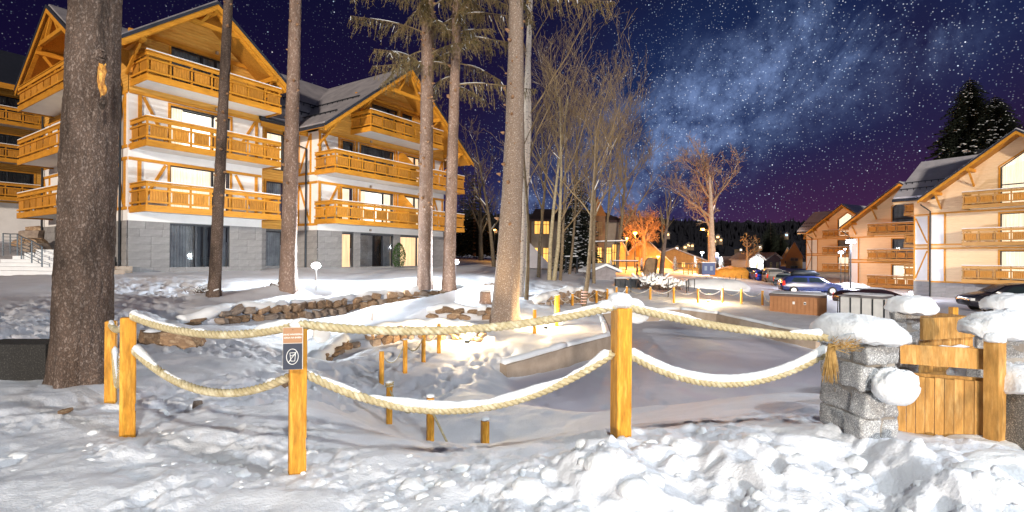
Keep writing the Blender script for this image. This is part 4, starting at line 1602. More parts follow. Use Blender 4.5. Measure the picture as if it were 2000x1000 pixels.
def post(px, ptop, pbot, D, w, label, rot=.3, mat=POSTW, name='fence_post', group=None, cap=.0, notch=True, lean=0):
    t, b = P(px, ptop, D), P(px, pbot, D)
    o = MB()
    h = t.z - b.z
    z0 = -.35
    c = .006
    # chamfered square post with a sawn notch low on one side
    o.box(-w / 2 + c, w / 2 - c, -w / 2, w / 2, z0, h)
    o.box(-w / 2, -w / 2 + c, -w / 2 + c, w / 2 - c, z0, h - .003)
    if notch:
        zn = .18 * h
        o.box(w / 2 - c, w / 2, -w / 2 + c, w / 2 - c, z0, zn)
        o.box(w / 2 - c, w / 2, -w / 2 + c, w / 2 - c, zn + .09, h - .003)
    else:
        o.box(w / 2 - c, w / 2, -w / 2 + c, w / 2 - c, z0, h - .003)
    ob = o.build(name, mat, None, loc=(b.x, b.y, b.z))
    ob.rotation_euler = (0, lean, rot)
    tag(ob, label, 'post', group)
    if cap:
        snow_blob('snow_cap', ob, (0, 0, h + cap * .28), (w * 1.25, w * 1.25, cap), seed=px, n=10)
    return ob


GP = 'thick yellow posts of the rope fence'
p0 = post(216, 627, 785, 5.5, .098, 'yellow square post half hidden beside the thick dark trunk', .5, group=GP)
p1 = post(249, 620, 848, 4.58, .118, 'thick yellow post at the left end of the rope fence, snow tuft on top', .62, group=GP)
p2 = post(580, 641, 929, 3.77, .116, 'thick yellow post that carries the small sign', .5, group=GP)
p3 = post(1212, 601, 885, 4.12, .128, 'tall yellow post in the middle of the picture under a big snow cap', .28, group=GP)
GR = 'thick twisted ropes of the front fence'
rope(P(258, 618, 4.55), P(583, 634, 3.78), .115, 'upper rope between the two left yellow posts', group=GR, snowcover=.30, seed=2)
rope(P(262, 684, 4.53), P(566, 735, 3.80), .235, 'lower hanging rope between the two left yellow posts', group=GR, snowcover=.55, seed=3)
rope(P(586, 633, 3.76), P(1204, 597, 4.08), .115, 'long upper rope from the sign post to the tall middle post', group=GR, snowcover=.30, seed=5)
rope(P(598, 730, 3.80), P(1197, 690, 4.10), .36, 'long lower sagging rope from the sign post to the tall middle post', group=GR, snowcover=.62, seed=6)
rope(P(1212, 596, 4.10), P(1614, 660, 4.25), .045, 'upper rope from the tall middle post to the granite pillar', group=GR, snowcover=.55, seed=8)
rope(P(1228, 692, 4.12), P(1624, 682, 4.18), .26, 'lower rope from the tall middle post to the granite pillar, thick with snow', group=GR, snowcover=1.1, seed=9)
rope(P(216, 633, 5.5), P(246, 633, 4.62), .06, 'short upper rope between the two yellow posts beside the thick trunk', group=GR, snowcover=.3, seed=11, r=.03)
rope(P(224, 682, 5.45), P(240, 690, 4.66), .34, 'short lower rope between the two yellow posts beside the thick trunk', group=GR, snowcover=.4, seed=12, r=.03)
h3 = p3.location
zt = P(1212, 601, 4.12).z - h3.z
k = snow_blob('snow_cap', p3, (-.02, -.01, zt + .045), (.20, .17, .16), 3, n=18, droop=.7)
k = snow_blob('snow_cap', p3, (-.12, .0, zt + .02), (.20, .11, .09), 5, n=14, droop=.7)
k = snow_blob('snow_cap', p3, (.11, .03, zt + .0), (.22, .10, .14), 6, n=14, droop=.8)
k = snow_blob('hanging_snow', p3, (.16, .02, zt - .07), (.20, .06, .13), 9, n=14, droop=1)
zt = P(580, 641, 3.77).z - p2.location.z
snow_blob('snow_cap', p2, (.02, .02, zt + .02), (.15, .12, .10), 4, n=14, droop=.7)
snow_blob('snow_cap', p2, (.13, -.02, zt + .015), (.22, .08, .08), 14, n=14, droop=.7)
snow_blob('hanging_snow', p2, (.17, .02, zt - .05), (.14, .05, .13), 24, n=12, droop=1)
zt = P(249, 620, 4.58).z - p1.location.z
snow_blob('snow_cap', p1, (.04, -.02, zt + .03), (.07, .07, .07), 7, n=12, droop=.7)


# the sign on the second post
def sign():
    tl, br = P(554, 641, 3.66), P(591, 721, 3.66)
    w, h = .135, tl.z - br.z + .01
    cx, cy = (tl.x + br.x) / 2 - .004, 3.665
    root = empty('notice_sign', (cx, cy, br.z - .005), .24, 'small two part notice with crossed glass symbol on the yellow post', 'sign')
    m = MB(); m.box(-w / 2, w / 2, 0, .008, 0, h)
    m.build('sign_plate', pm('sign_edge', (.75, .72, .66), rough=.5), root)
    m = MB(); m.box(-w / 2 + .002, w / 2 - .004, -.003, -.0005, h * .635, h - .002)
    m.build('brown_panel', pm('sign_brown', (.38, .20, .10), (.36, .19, .10), rough=.5), root)
    m = MB(); m.box(-w / 2 + .002, w / 2 - .004, -.003, -.0005, .002, h * .62)
    m.build('dark_panel', pm('sign_dark', (.035, .042, .065), (.03, .038, .06), rough=.5), root)
    wm = pm('sign_print', (.85, .85, .82), rough=.6)
    m = MB()
    cz, r_ = h * .31, .043
    q = [(r_ * math.cos(a * PI / 16) * .92 - .002, -.0045, cz + r_ * math.sin(a * PI / 16) * 1.28) for a in range(33)]
    m.tube(q, .0026, 5)
    a, b = r_ * .66, r_ * .9
    m.tube([(-a * .95, -.0045, cz - b), (a * .95, -.0045, cz + b)], .0024, 5)
    g_ = [(-.019, cz + .028), (.020, cz + .028), (.014, cz - .032), (-.012, cz - .032), (-.019, cz + .028)]
    for (x0, z0), (x1, z1) in zip(g_[:-1], g_[1:]):
        m.tube([(x0, -.0045, z0), (x1, -.0045, z1)], .0020, 5)
    m.tube([(-.017, -.0045, cz + .010), (-.006, -.0045, cz + .006), (.004, -.0045, cz + .014), (.017, -.0045, cz + .010)], .0018, 5)
    m.build('no_glass_symbol', wm, root)
    for i, (txt, z) in enumerate((('ZAKAZ WNOSZENIA', .83), ('SZKŁA NA BASEN', .755))):
        c = bpy.data.curves.new('lettering', 'FONT')
        c.body = txt
        c.size = .0150
        c.align_x = 'CENTER'
        c.extrude = .0004
        c.offset = .0003
        c.materials.append(wm)
        tmp = bpy.data.objects.new('lettering_curve', c)
        COL.objects.link(tmp)
        bpy.context.view_layer.update()
        me = bpy.data.meshes.new_from_object(tmp.evaluated_get(bpy.context.evaluated_depsgraph_get()))
        bpy.data.objects.remove(tmp)
        if not me.materials:
            me.materials.append(wm)
        t = bpy.data.objects.new('lettering', me)
        COL.objects.link(t)
        t.parent = root
        t.location = (-.001, -.0042, h * z - .003)
        t.rotation_euler = (PI / 2, 0, 0)
    m = MB(); m.tube([(0, -.006, h * .95), (0, .0, h * .95)], .003, 8); m.build('screw', METAL, root)


sign()

# small posts of the path and round the pond
GS = 'small posts with thin rope along the path'
sm = [(745, 686, 753, 10.2, 'small post at the far left of the path row, thin rope to its right'), (791, 664, 727, 10.9, 'small post second along the path row, behind the long upper rope'), (827, 652, 707, 12.2, 'small post third along the path row, nearer the warm ground light'), (857, 633, 688, 13.2, 'small bright lit post last along the path row beside the warm glow'),
      (760, 750, 828, 8.3, 'small post with a rope knot and snow ball on top, under the long rope'), (840, 777, 877, 6.9, 'small post with thin rope slanting down from it to the right'), (947, 822, 886, 6.5, 'short small post nearest the snow bank, snow tuft on top')]
sp = []
for i, (a, b, c, D, lab) in enumerate(sm):
    sp.append(post(a, b, c, D, .088 + (.004 if i > 3 else 0), lab, .35, POSTW, 'small_post', GS, cap=.07 if i > 3 else .04, notch=False))


def top(o_, px, py, D, dz=-.06):
    p = P(px, py, D); return Vector((p.x, p.y, p.z + dz))


T = [top(None, a, b, D) for a, b, c, D, _ in sm]
for (a, b, sg, lab) in ((0, 1, .28, 'thin rope sagging between the first two small path posts'), (1, 2, .25, 'thin rope sagging between the second and third small path posts'), (2, 3, .22, 'thin rope sagging between the last two small path posts')):
    rope(T[a], T[b], sg, lab, .014, 3, .07, 'thin_rope', 'thin ropes on the small posts', .3, a + 20, 8)
rope(T[4], P(800, 806, 7.8), .1, 'thin rope hanging from the small post with the knot', .015, 3, .07, 'thin_rope', 'thin ropes on the small posts', .3, 31, 8)
rope(P(842, 800, 6.9), P(884, 886, 6.6), .0, 'thin rope slanting down into the snow beside the small post', .016, 3, .07, 'thin_rope', 'thin ropes on the small posts', 0, 32, 8)
m = MB(); m.tube([(.06 * math.cos(a), .06 * math.sin(a), .0 + .006 * a) for a in np.arange(0, 12.6, .5)], .014, 6)
o = m.build('rope_knot', ROPE, sp[4], True); o.location = (0, 0, P(760, 756, 8.3).z - P(760, 828, 8.3).z)

far = [(1044, 605, 650, 15.5), (1087, 577, 640, 17.5), (1091, 576, 609, 21), (1118, 574, 601, 23.5), (1165, 568, 594, 25), (1186, 564, 588, 26), (1204, 561, 585, 26.5), (1224, 560, 585, 26.5), (1270, 561, 586, 26.5), (1316, 561, 588, 26), (1363, 564, 587, 26), (1411, 563, 591, 26), (1448, 565, 594, 26), (1489, 568, 597, 25.5)]
names = ['beside the right warm ground light', 'wrapped in snow beside the right warm ground light', 'at the left end of the far row behind the snow wrapped post', 'second in the far row in front of the brown stones', 'third in the far row right of the leaning dark trunk', 'fourth in the far row near the tall middle post', 'fifth in the far row above the big snow cap', 'sixth in the far row just right of the big snow cap', 'standing alone right of the big snow cap behind the pond', 'behind the pond left of the pond light', 'directly behind the pond light', 'just right of the pond light', 'second post right of the pond light', 'last post before the brown hot tub']
FT = []
rn = ['', '', 'between the first two posts of the far row', 'over the brown stones behind the leaning dark trunk', 'between the third and fourth far posts', 'between the fourth and fifth far posts', 'behind the top of the big snow cap', 'just right of the big snow cap behind the pond', 'left of the post standing alone behind the pond' , 'between the two lone posts behind the pond', 'left of the pond light', 'right of the pond light', 'left of the last far post before the hot tub', '']
for i, (a, b, c, D) in enumerate(far):
    post(a, b, c, D, .085 if i != 1 else .1, 'slim post ' + names[i], .4, POSTW, 'small_post', 'slim posts round the far side of the pond', cap=.05, notch=False)
    FT.append(top(None, a, b, D, -.05))
for i in range(1, len(far) - 1):
    if i == 1:
        continue
    rope(FT[i], FT[i + 1], .28, 'thin rope ' + rn[i], .018, 1, .2, 'thin_rope', 'thin ropes round the far side of the pond', .5, 40 + i, 5)
rope(FT[-1], P(1503, 590, 24), .1, 'short thin rope from the last slim post to the brown hot tub', .018, 1, .2, 'thin_rope', 'thin ropes round the far side of the pond', .2, 60, 5)


# ------------------------------------------------------------------ granite pillars
def block(w, d, h, seed, n=7, amp=.018, mat=GRANITE):
    import bmesh
    bm = bmesh.new()
    bmesh.ops.create_cube(bm, size=1)
    bmesh.ops.subdivide_edges(bm, edges=bm.edges[:], cuts=n, use_grid_fill=True)
    pts = np.array([v.co[:] for v in bm.verts])
    # rounded, slightly skewed corners
    r_ = .09
    q = np.sign(pts) * np.maximum(np.abs(pts) - (.5 - r_), 0)
    L = np.linalg.norm(q, axis=1)
    cl = np.clip(pts, -(.5 - r_), .5 - r_)
    k = np.where(L > 1e-6, np.minimum(1, r_ / np.maximum(L, 1e-6)), 1)
    pts = cl + q * k[:, None]
    pts = pts * np.array([w, d, h])
    r2 = np.random.RandomState(seed)
    sk = r2.uniform(-.12, .12, 4)
    pts[:, 0] += sk[0] * pts[:, 2] + sk[1] * w * .3 * (pts[:, 2] / h) ** 2
    pts[:, 2] += sk[2] * .4 * pts[:, 0]
    nz = fbm(pts[:, 0] * 9 + seed * 3, pts[:, 1] * 9, pts[:, 2] * 9 + seed, 4) - .5
    nx_ = fbm(pts[:, 0] * 7 + seed, pts[:, 1] * 7 + 5, pts[:, 2] * 7, 4) - .5
    nrm_ = pts / np.linalg.norm(pts, axis=1)[:, None]
    pts = pts + nrm_ * (nz * amp * 3)[:, None]
    pts[:, 1] += nx_ * amp * 1.5
    for v, c in zip(bm.verts, pts):
        v.co = c
    me = bpy.data.meshes.new('stone_block')
    bm.to_mesh(me); bm.free()
    me.polygons.foreach_set('use_smooth', [True] * len(me.polygons))
    me.materials.append(mat)
    return me


def pillar(pxl, pxc, pxr, ytop, ybot, D, rot, label, rows, mat=GRANITE, seed=0, cap=None, capoff=(0, 0, 0)):
    """pxl, pxc, pxr: picture columns of the left, near and right vertical edges; the near edge stands at D"""
    C0 = P(pxc, ytop, D); b = P(pxc, ybot, D)
    h = C0.z - b.z
    sr, cr_ = math.sin(rot), math.cos(rot)
    kl, kr = (pxl - 1000) / FPX, (pxr - 1000) / FPX
    dp_ = (C0.x - kl * D) / (kl * cr_ + sr)
    w = (kr * D - C0.x) / (cr_ - kr * sr)
    root = empty('granite_pillar', (C0.x, C0.y, b.z), rot, label, 'stone pillar', 'granite pillars beside the wooden gate')
    core = MB(); core.box(.03, w - .03, .03, dp_ - .03, -.4, h - .02)
    core.build('mortar_core', JOINT, root)
    z = -.25
    r2 = random.Random(seed)

    def put(x, y, zz, sx, sy, hh, k):
        o = bpy.data.objects.new('stone_block', block(sx - .012, sy - .012, hh - .014, seed * 40 + k, mat=mat)); COL.objects.link(o); o.parent = root
        o.location = (x, y, zz)
    for ri, hh in enumerate([.25] + [h * f for f in rows]):
        th = .15
        q = r2.uniform(-.012, .012)
        sp_ = (.62, .40)[ri % 2] + r2.uniform(-.05, .05)
        zc = z + hh / 2
        if ri % 2:
            # corner stone long on the left face
            put(th / 2 + .0 + q, dp_ * sp_ / 2, zc, th + .04, dp_ * sp_, hh, ri * 6)
            put(th / 2 + .01, dp_ * (sp_ + 1) / 2, zc, th, dp_ * (1 - sp_), hh, ri * 6 + 1)
            put((w + th) / 2 + .01, th / 2 + .012 - q, zc, w - th - .01, th, hh, ri * 6 + 2)
        else:
            put(w * .55 / 2, th / 2 + q, zc, w * .55, th + .03, hh, ri * 6)
            put(w * 1.56 / 2, th / 2 + .01, zc, w * .44, th, hh, ri * 6 + 1)
            put(th / 2 + .015, (dp_ + th) / 2 + .01, zc, th, dp_ - th, hh, ri * 6 + 2)
        z += hh
    if cap:
        snow_blob('snow_cap', root, (w / 2 + capoff[0], dp_ / 2 + capoff[1], h + cap[2] * .10 + capoff[2]), cap, seed, n=34, droop=.25, power=3.0, amp=.07)
    return root


pl = pillar(1598, 1690, 1762, 674, 868, 4.0, .12, 'granite block pillar with a thick snow cap where the ropes end', (.25, .27, .26, .22), seed=3, cap=(.55, .74, .40), capoff=(.0, .02, -.03))
bp = P(1750, 757, 3.9)
o = snow_blob('snow_lump', pl, (0, 0, 0), (.34, .24, .30), 8, n=30, droop=.9, power=2.2, amp=.17)
o.location = Matrix.Rotation(-.12, 3, 'Z') @ (bp - pl.location)
pillar(1735, 1752, 1804, 608, 720, 7.0, .05, 'lower granite pillar behind the gate with its own snow cap', (.3, .35, .35), seed=5, cap=(.58, .5, .38), capoff=(.08, 0, -.02))
pillar(1897, 1915, 2035, 655, 800, 4.9, .05, 'granite pillar at the right edge behind the gate post, broad snow cap', (.3, .35, .35), seed=7, cap=(.76, .5, .42), capoff=(0, 0, -.02))
pillar(1925, 1945, 2050, 606, 680, 8.2, .05, 'far granite pillar at the right edge, flat snow cap', (.5, .5), seed=9, cap=(1.0, .7, .44), capoff=(0, 0, 0))
pr = P(2000, 772, 3.9); pb_ = P(2000, 892, 3.9)
root = empty('granite_pillar', (pr.x + .20, pr.y + .2, pb_.z), .12, 'dark rough granite pillar cut by the right picture edge', 'stone pillar', 'granite pillars beside the wooden gate')
me = block(.42, .45, pr.z - pb_.z + .5, 77, 12, .02, GRANITED)
o = bpy.data.objects.new('stone_block', me); COL.objects.link(o); o.parent = root; o.location = (.02, 0, (pr.z - pb_.z - .5) / 2)
snow_blob('snow_cap', root, (.03, 0, pr.z - pb_.z + .02), (.50, .46, .34), 12, n=22, droop=.25, power=2.8)

# frayed rope end and straw on the pillar
fr_ = MB()
base = P(1624, 676, 4.0)
for i in range(150):
    a = rnd.uniform(0, 2 * PI)
    w0, w1 = rnd.uniform(0, .022), rnd.uniform(.01, .062)
    L = rnd.uniform(.16, .30)
    q = []
    for k in range(6):
        t = k / 5
        w_ = w0 + (w1 - w0) * t
        q.append((base.x + math.cos(a + t * .5) * w_ - .012 * t, base.y + math.sin(a) * w_ * .6, base.z - L * t + .02 * (1 - t) ** 2))
    fr_.tube([(x - base.x, y - base.y, z - base.z) for x, y, z in q], [.0035, .003, .0026, .0022, .002, .0014], 4)
for i in range(60):
    a, b = rnd.uniform(-.02, .16), rnd.uniform(-.02, .05)
    q = [(a, -.02, b), (a + rnd.uniform(-.06, .08), -.04, b + rnd.uniform(-.03, .04)), (a + rnd.uniform(-.08, .12), -.03, b + rnd.uniform(-.05, .05))]
    fr_.tube(q, .0022, 3)
o = fr_.build('frayed_rope_end', FIBRE, None, True, base)
tag(o, 'frayed straw coloured rope end hanging on the granite pillar', 'rope end')


# ------------------------------------------------------------------ wooden gate
def slat(root, name, a, b, t, h0, h1, mat):
    m = MB(); m.bar(a, b, t, h1, up=(0, 0, 1)); return m.build(name, mat, root)


def gate():
    # near panel from beside the pillar to its post
    L0, R0 = P(1758, 720, 4.5), P(1940, 720, 4.15)
    zg = P(1850, 870, 4.3).z
    root = empty('wooden_gate', (L0.x, L0.y, zg), 0, 'larch gate panel with vertical boards beside the granite pillar', 'gate', 'wooden gate panels')
    o = root.location

    def l(v): return Vector(v) - o
    za, zb = P(1850, 678, 4.3).z, P(1850, 717, 4.3).z
    m = MB(); m.bar(l((L0.x, L0.y, (za + zb) / 2 - .01)), l((R0.x, R0.y, (za + zb) / 2 + .01)), .035, za - zb); m.build('top_board', GATEW, root)
    z1, z0 = P(1850, 742, 4.3).z, P(1850, 870, 4.3).z
    m = MB(); m.bar(l((L0.x, L0.y + .045, z1 - .03)), l((R0.x, R0.y + .045, z1 - .005)), .03, .09); m.build('cross_rail', GATEW, root)
    n = 9
    a, b = P(1752, 800, 4.48), P(1922, 800, 4.18)
    for i in range(n):
        t = (i + .5) / n
        p = a + (b - a) * t
        w = (b - a).length / n - .004
        d = (b - a).normalized()
        m = MB()
        zt_ = z1 + (.0 if i % 2 else .004) + .02 * t - .005
        m.bar(l((p.x - d.x * w / 2, p.y - d.y * w / 2, (zt_ + z0 - .1) / 2)), l((p.x + d.x * w / 2, p.y + d.y * w / 2, (zt_ + z0 - .1) / 2)), .022 + .004 * (i % 3), zt_ - z0 + .1)
        m.build('board', GATEW, root)
    m = MB()
    tp = P(1943, 668, 4.1)
    m.box(-.05, .05, -.05, .05, -.3, tp.z - zg)
    ps = m.build('gate_post', GATEW, root); ps.location = l((tp.x, tp.y, zg))
    ps.rotation_euler = (0, 0, .35)
    snow_blob('snow_cap', ps, (.0, 0, tp.z - zg + .02), (.15, .13, .11), 5, n=14, droop=.5)
    # second panel behind
    a, b = P(1800, 640, 6.3), P(1905, 640, 6.6)
    root2 = empty('wooden_gate', (a.x, a.y, zg), 0, 'second larch gate panel farther back with snow on its middle rail', 'gate', 'wooden gate panels')
    o2 = root2.location
    for nm, y0, y1, sn in (('top_board', 620, 662, 0), ('cross_rail', 682, 697, 1), ('cross_rail', 726, 742, 0)):
        z_1, z_0 = P(1850, y0, 6.4).z, P(1850, y1, 6.4).z
        m = MB(); m.bar(Vector((a.x, a.y, (z_1 + z_0) / 2)) - o2, Vector((b.x, b.y, (z_1 + z_0) / 2)) - o2, .04, z_1 - z_0); q = m.build(nm, GATEW, root2)
        if sn:
            m = MB(); aa = Vector((a.x + .12, a.y - .02, z_1 + .02)) - o2; bb = Vector((b.x - .1, b.y - .02, z_1 + .0)) - o2
            m.tube([aa, aa.lerp(bb, .25) + Vector((0, 0, .015)), aa.lerp(bb, .5), aa.lerp(bb, .75) + Vector((0, 0, .01)), bb], [.01, .03, .022, .03, .01], 8); m.build('snow_line', SNOW, q, True)
    zt_, zb_ = P(1850, 664, 6.4).z, P(1850, 760, 6.4).z
    for i in range(12):
        p = a + (b - a) * ((i + .5) / 12)
        m = MB(); m.box(p.x - o2.x - .026, p.x - o2.x + .026, p.y - o2.y + .03, p.y - o2.y + .05, zb_ - o2.z, zt_ - o2.z)
        m.build('board', GATEW, root2)
    for px_, D_ in ((1862, 7.6),):
        t = P(px_, 600, D_); b_ = P(px_, 700, D_)
        m = MB(); m.box(-.04, .04, -.04, .04, 0, t.z - b_.z)
        q = m.build('small_post', POSTW, None, loc=(t.x, t.y, b_.z)); tag(q, 'slim wooden post standing behind the second gate panel', 'post')
    # third short bar under the top board on the right
    m = MB(); m.bar(P(1905, 628, 6.6) - o2, P(1800, 615, 7.6) - o2, .04, .12); m.build('side_board', GATEW, root2)


gate()
for i, (px, py, D, sz) in enumerate(((1905, 722, 5.3, (.42, .4, .25)), (1935, 868, 4.1, (.6, .5, .22)), (1870, 895, 3.9, (.5, .4, .2)), (1990, 905, 3.7, (.8, .5, .3)), (1935, 735, 5.8, (.7, .6, .3)))):
    p = P(px, py, D)
    q = snow_blob('snow_mound', None, (p.x, p.y, p.z - sz[2] * .3), sz, 30 + i, n=22, droop=.8)
    tag(q, ('rounded snow mound beside the gate post', 'low snow mound at the foot of the gate boards', 'low snow heap in front of the gate boards', 'wide snow heap at the right picture edge', 'snow drift behind the gate next to the right pillar')[i], 'snow mound')

# loose clods of ploughed snow
def clods():
    r2 = random.Random(11)
    import bmesh
    bm = bmesh.new(); bmesh.ops.create_icosphere(bm, subdivisions=2, radius=1)
    bv = np.array([v.co[:] for v in bm.verts]); bf = [tuple(v.index for v in f.verts) for f in bm.faces]; bm.free()
    V, F_ = [], []
    xs, ys, ss = [], [], []
    for i in range(400):
        if i < 330:
            x = r2.uniform(-.9, 4.6); y = 3.45 - .05 * x + r2.gauss(-.35, .42)
        else:
            x = r2.uniform(-4.2, -.2); y = 3.75 + r2.gauss(0, .28) + (.9 * (-x - 2) if x < -2 else 0) * r2.random()
        if y < 2.4:
            continue
        xs.append(x); ys.append(y); ss.append(min(.085, .014 + r2.expovariate(1 / (.026 if i < 330 else .010))))
    zs = height(np.array(xs), np.array(ys))
    for i, (x, y, z, s) in enumerate(zip(xs, ys, zs, ss)):
        q = bv * (1 + (fbm(bv[:, 0] * 1.4 + i, bv[:, 1] * 1.4, bv[:, 2] * 1.4, 2) - .5) * .9)[:, None]
        q = q * np.array([s * r2.uniform(.8, 1.5), s * r2.uniform(.8, 1.3), s * r2.uniform(.6, 1)]) + np.array([x, y, z - s * .32])
        b = len(V)
        V.extend(map(tuple, q)); F_.extend([(a + b, c + b, d + b) for a, c, d in bf])
    mb = MB(); mb.v, mb.f, mb.m = V, F_, [0] * len(F_)
    o = mb.build('snow_clods', SNOW, None, True)
    tag(o, 'loose clods of ploughed snow along the foreground bank', kind='stuff')


clods()
# ------------------------------------------------------------------ trees
def big_trunk(px0, py0, D, px1, w0, w1, label, mat=BARK2, flare=1.25, stubs=0, up=5.0, sides=36, rings=110, bump=.02, seed=0, mid=None, py1=0, group=None, knots=True):
    b = P(px0, py0, D)
    t = P(px1, py1, D)
    zb = H(b.x, b.y)
    b.z = min(b.z, zb) if abs(b.z - zb) < .5 else b.z
    root = empty('spruce_tree' if 'spruce' in label else 'tree', b, 0, label, 'tree', group)
    Ht = t.z - b.z
    r0, r1 = w0 / FPX * D / 2, w1 / FPX * D / 2
    n, m_ = rings, sides
    zz = np.linspace(-.3, Ht + up, n)
    an = np.linspace(0, 2 * PI, m_, endpoint=False)
    f = zz / Ht
    cx = (t.x - b.x) * f
    if mid:
        cx = cx + mid * np.sin(np.clip(f, 0, 1) * PI)
    r = r0 + (r1 - r0) * np.clip(f, 0, 1.6) + r0 * (flare - 1) * np.exp(-np.maximum(zz, 0) / (r0 * 1.6))
    A_, Z_ = np.meshgrid(an, zz)
    Rr = np.repeat(r[:, None], m_, 1)
    nz = fbm(np.cos(A_) * 2.2 * (r0 / .2) + seed * 5, np.sin(A_) * 2.2 * (r0 / .2), Z_ * 1.1, 4) - .5
    n2 = fbm(np.cos(A_) * 9 + seed, np.sin(A_) * 9, Z_ * 7, 3) - .5
    root_lobes = np.cos(A_ * 5 + seed) * np.exp(-np.maximum(Z_, 0) / (r0 * 1.3)) * r0 * .14
    Rr = Rr * (1 + nz * .16) + n2 * bump + root_lobes
    X = cx[:, None] + np.cos(A_) * Rr
    Y = np.sin(A_) * Rr
    V = np.stack([X, Y, Z_], -1).reshape(-1, 3)
    i = np.arange(n * m_).reshape(n, m_)
    F_ = np.stack([i[:-1], np.roll(i, -1, 1)[:-1], np.roll(i, -1, 1)[1:], i[1:]], -1).reshape(-1, 4)
    tr = mesh_np('trunk', V, F_, mat, root)
    if stubs:
        r2 = random.Random(seed + 5)
        s = MB()
        for k in range(stubs):
            z = r2.uniform(.25, 1) * Ht
            a = r2.uniform(PI * 1.0, PI * 2.0) if r2.random() < .8 else r2.uniform(0, PI)
            ff = z / Ht
            rr = r0 + (r1 - r0) * ff
            c = Vector(((t.x - b.x) * ff + math.cos(a) * rr * .9, math.sin(a) * rr * .9, z))
            d = Vector((math.cos(a), math.sin(a), r2.uniform(-.1, .35)))
            q = r2.uniform(.04, .10)
            s.tube([c, c + d * q * .8, c + d * q * 1.6], [q * .8, q * .55, q * .22], 6)
        s.build('branch_stub', pm('stub_wood', (.34, .20, .11), (.2, .11, .06), 12, .9), root, True)['kind'] = 'stuff'
    return root, b, t, Ht


def spruce_branches(root, base, t, Ht, z0, z1, n, length, seed, up=5, left=1.0, snow=.12, ang=None):
    """drooping branches with hanging twigs, as on the tall trees' upper trunks"""
    r2 = random.Random(seed)
    br, nd, sn = MB(), MB(), MB()
    for k in range(n):
        z = z0 + (z1 - z0) * ((k + r2.random()) / n) ** .85
        f = z / Ht
        c = Vector(((t.x - base.x) * f, 0, z))
        a = r2.uniform(*ang) if ang else r2.uniform(0, 2 * PI)
        L = length * r2.uniform(.6, 1.15)
        d = Vector((math.cos(a), math.sin(a) * .9, 0))
        sd = Vector((-d.y, d.x, 0))
        pts = []
        rise = r2.uniform(.05, .3)
        for j in range(9):
            u = j / 8
            pts.append(c + d * (L * u) + Vector((0, 0, L * (rise * u - (.32 + rise * .4) * u * u + .10 * u ** 4))) + sd * (math.sin(u * 3 + k) * .08 * L * u))
        br.tube(pts, [.035 * (1 - .85 * j / 8) for j in range(9)], 5)
        if r2.random() < .8:
            j0 = r2.randint(0, 3)
            sn.tube([p + Vector((0, 0, .03)) for p in pts[j0:j0 + 4]], [.006, .02, .02, .006], 5)
        m_ = int(L * 17)
        for q in range(m_):
            u = .18 + .82 * (q + r2.random()) / m_
            i0 = min(7, int(u * 8))
            p = pts[i0].lerp(pts[i0 + 1], u * 8 - i0)
            s_ = r2.choice((-1, 1))
            tl = r2.uniform(.3, 1.05) * (1.1 - .5 * u)
            sp_ = r2.uniform(.08, .55)
            e = p + (sd * s_ * sp_ + d * r2.uniform(-.05, .45) + Vector((r2.gauss(0, .12), r2.gauss(0, .12), -r2.uniform(.35, 1.25)))) * tl
            mid = p.lerp(e, .5) + (sd * s_ * .12 + Vector((0, 0, .05))) * tl
            br.tube([p, mid, e], [.013, .010, .006], 3, cap=False)
            for w in range(int(6 + tl * 16)):
                v = r2.random()
                x = (p.lerp(mid, v * 2) if v < .5 else mid.lerp(e, v * 2 - 1))
                dd = Vector((r2.uniform(-1, 1), r2.uniform(-1, 1), r2.uniform(-1.2, .3))).normalized() * r2.uniform(.08, .19)
                o = Vector((r2.uniform(-1, 1), r2.uniform(-1, 1), 0)).normalized() * .016
                nd._a([tuple(x - o), tuple(x + o), tuple(x + dd)], [(0, 1, 2)])
            if r2.random() < snow:
                sn.tube([p.lerp(mid, .3) + Vector((0, 0, .012)), p.lerp(mid, .9) + Vector((0, 0, .012))], [.018, .012], 4)
    br.build('branches', TWIG, root)
    nd.build('needles', NEEDLE, root)
    if sn.v:
        sn.build('branch_snow', SNOW, root)['kind'] = 'stuff'


# T1
r1_, b1_, t1_, h1_ = big_trunk(156, 748, 6.1, 187, 96, 82, 'huge dark spruce trunk in the left foreground with an orange wound high up', BARK, 1.04, 0, 1.5, 110, 420, .03, 1)
q = P(197, 150, 5.76)
z0, z1 = P(197, 196, 5.8).z - b1_.z, P(197, 108, 5.8).z - b1_.z
wx, wy = q.x - b1_.x, q.y - b1_.y
fw = pm('fresh_wood', (.70, .36, .06), (.30, .12, .03), 22, .7, .012, 40, (1, 1, .3), c3=(.82, .50, .12), detail=8)
for dx, a0, a1, r_, nm in ((.0, 0, .92, .036, 'bark_wound'), (.03, .12, .8, .030, 'bark_wound'), (-.028, .22, .95, .022, 'bark_wound')):
    m = MB()
    m.tube([(wx + dx + .012 * math.sin(k * 1.9), wy + .012 + abs(dx) * .3, z0 + (z1 - z0) * (a0 + (a1 - a0) * k / 7)) for k in range(8)], [r_ * .2, r_ * .6, r_ * .95, r_ * 1.1, r_, r_ * .8, r_ * .55, r_ * .2], 9, jit=.3)
    m.build(nm, fw, r1_)
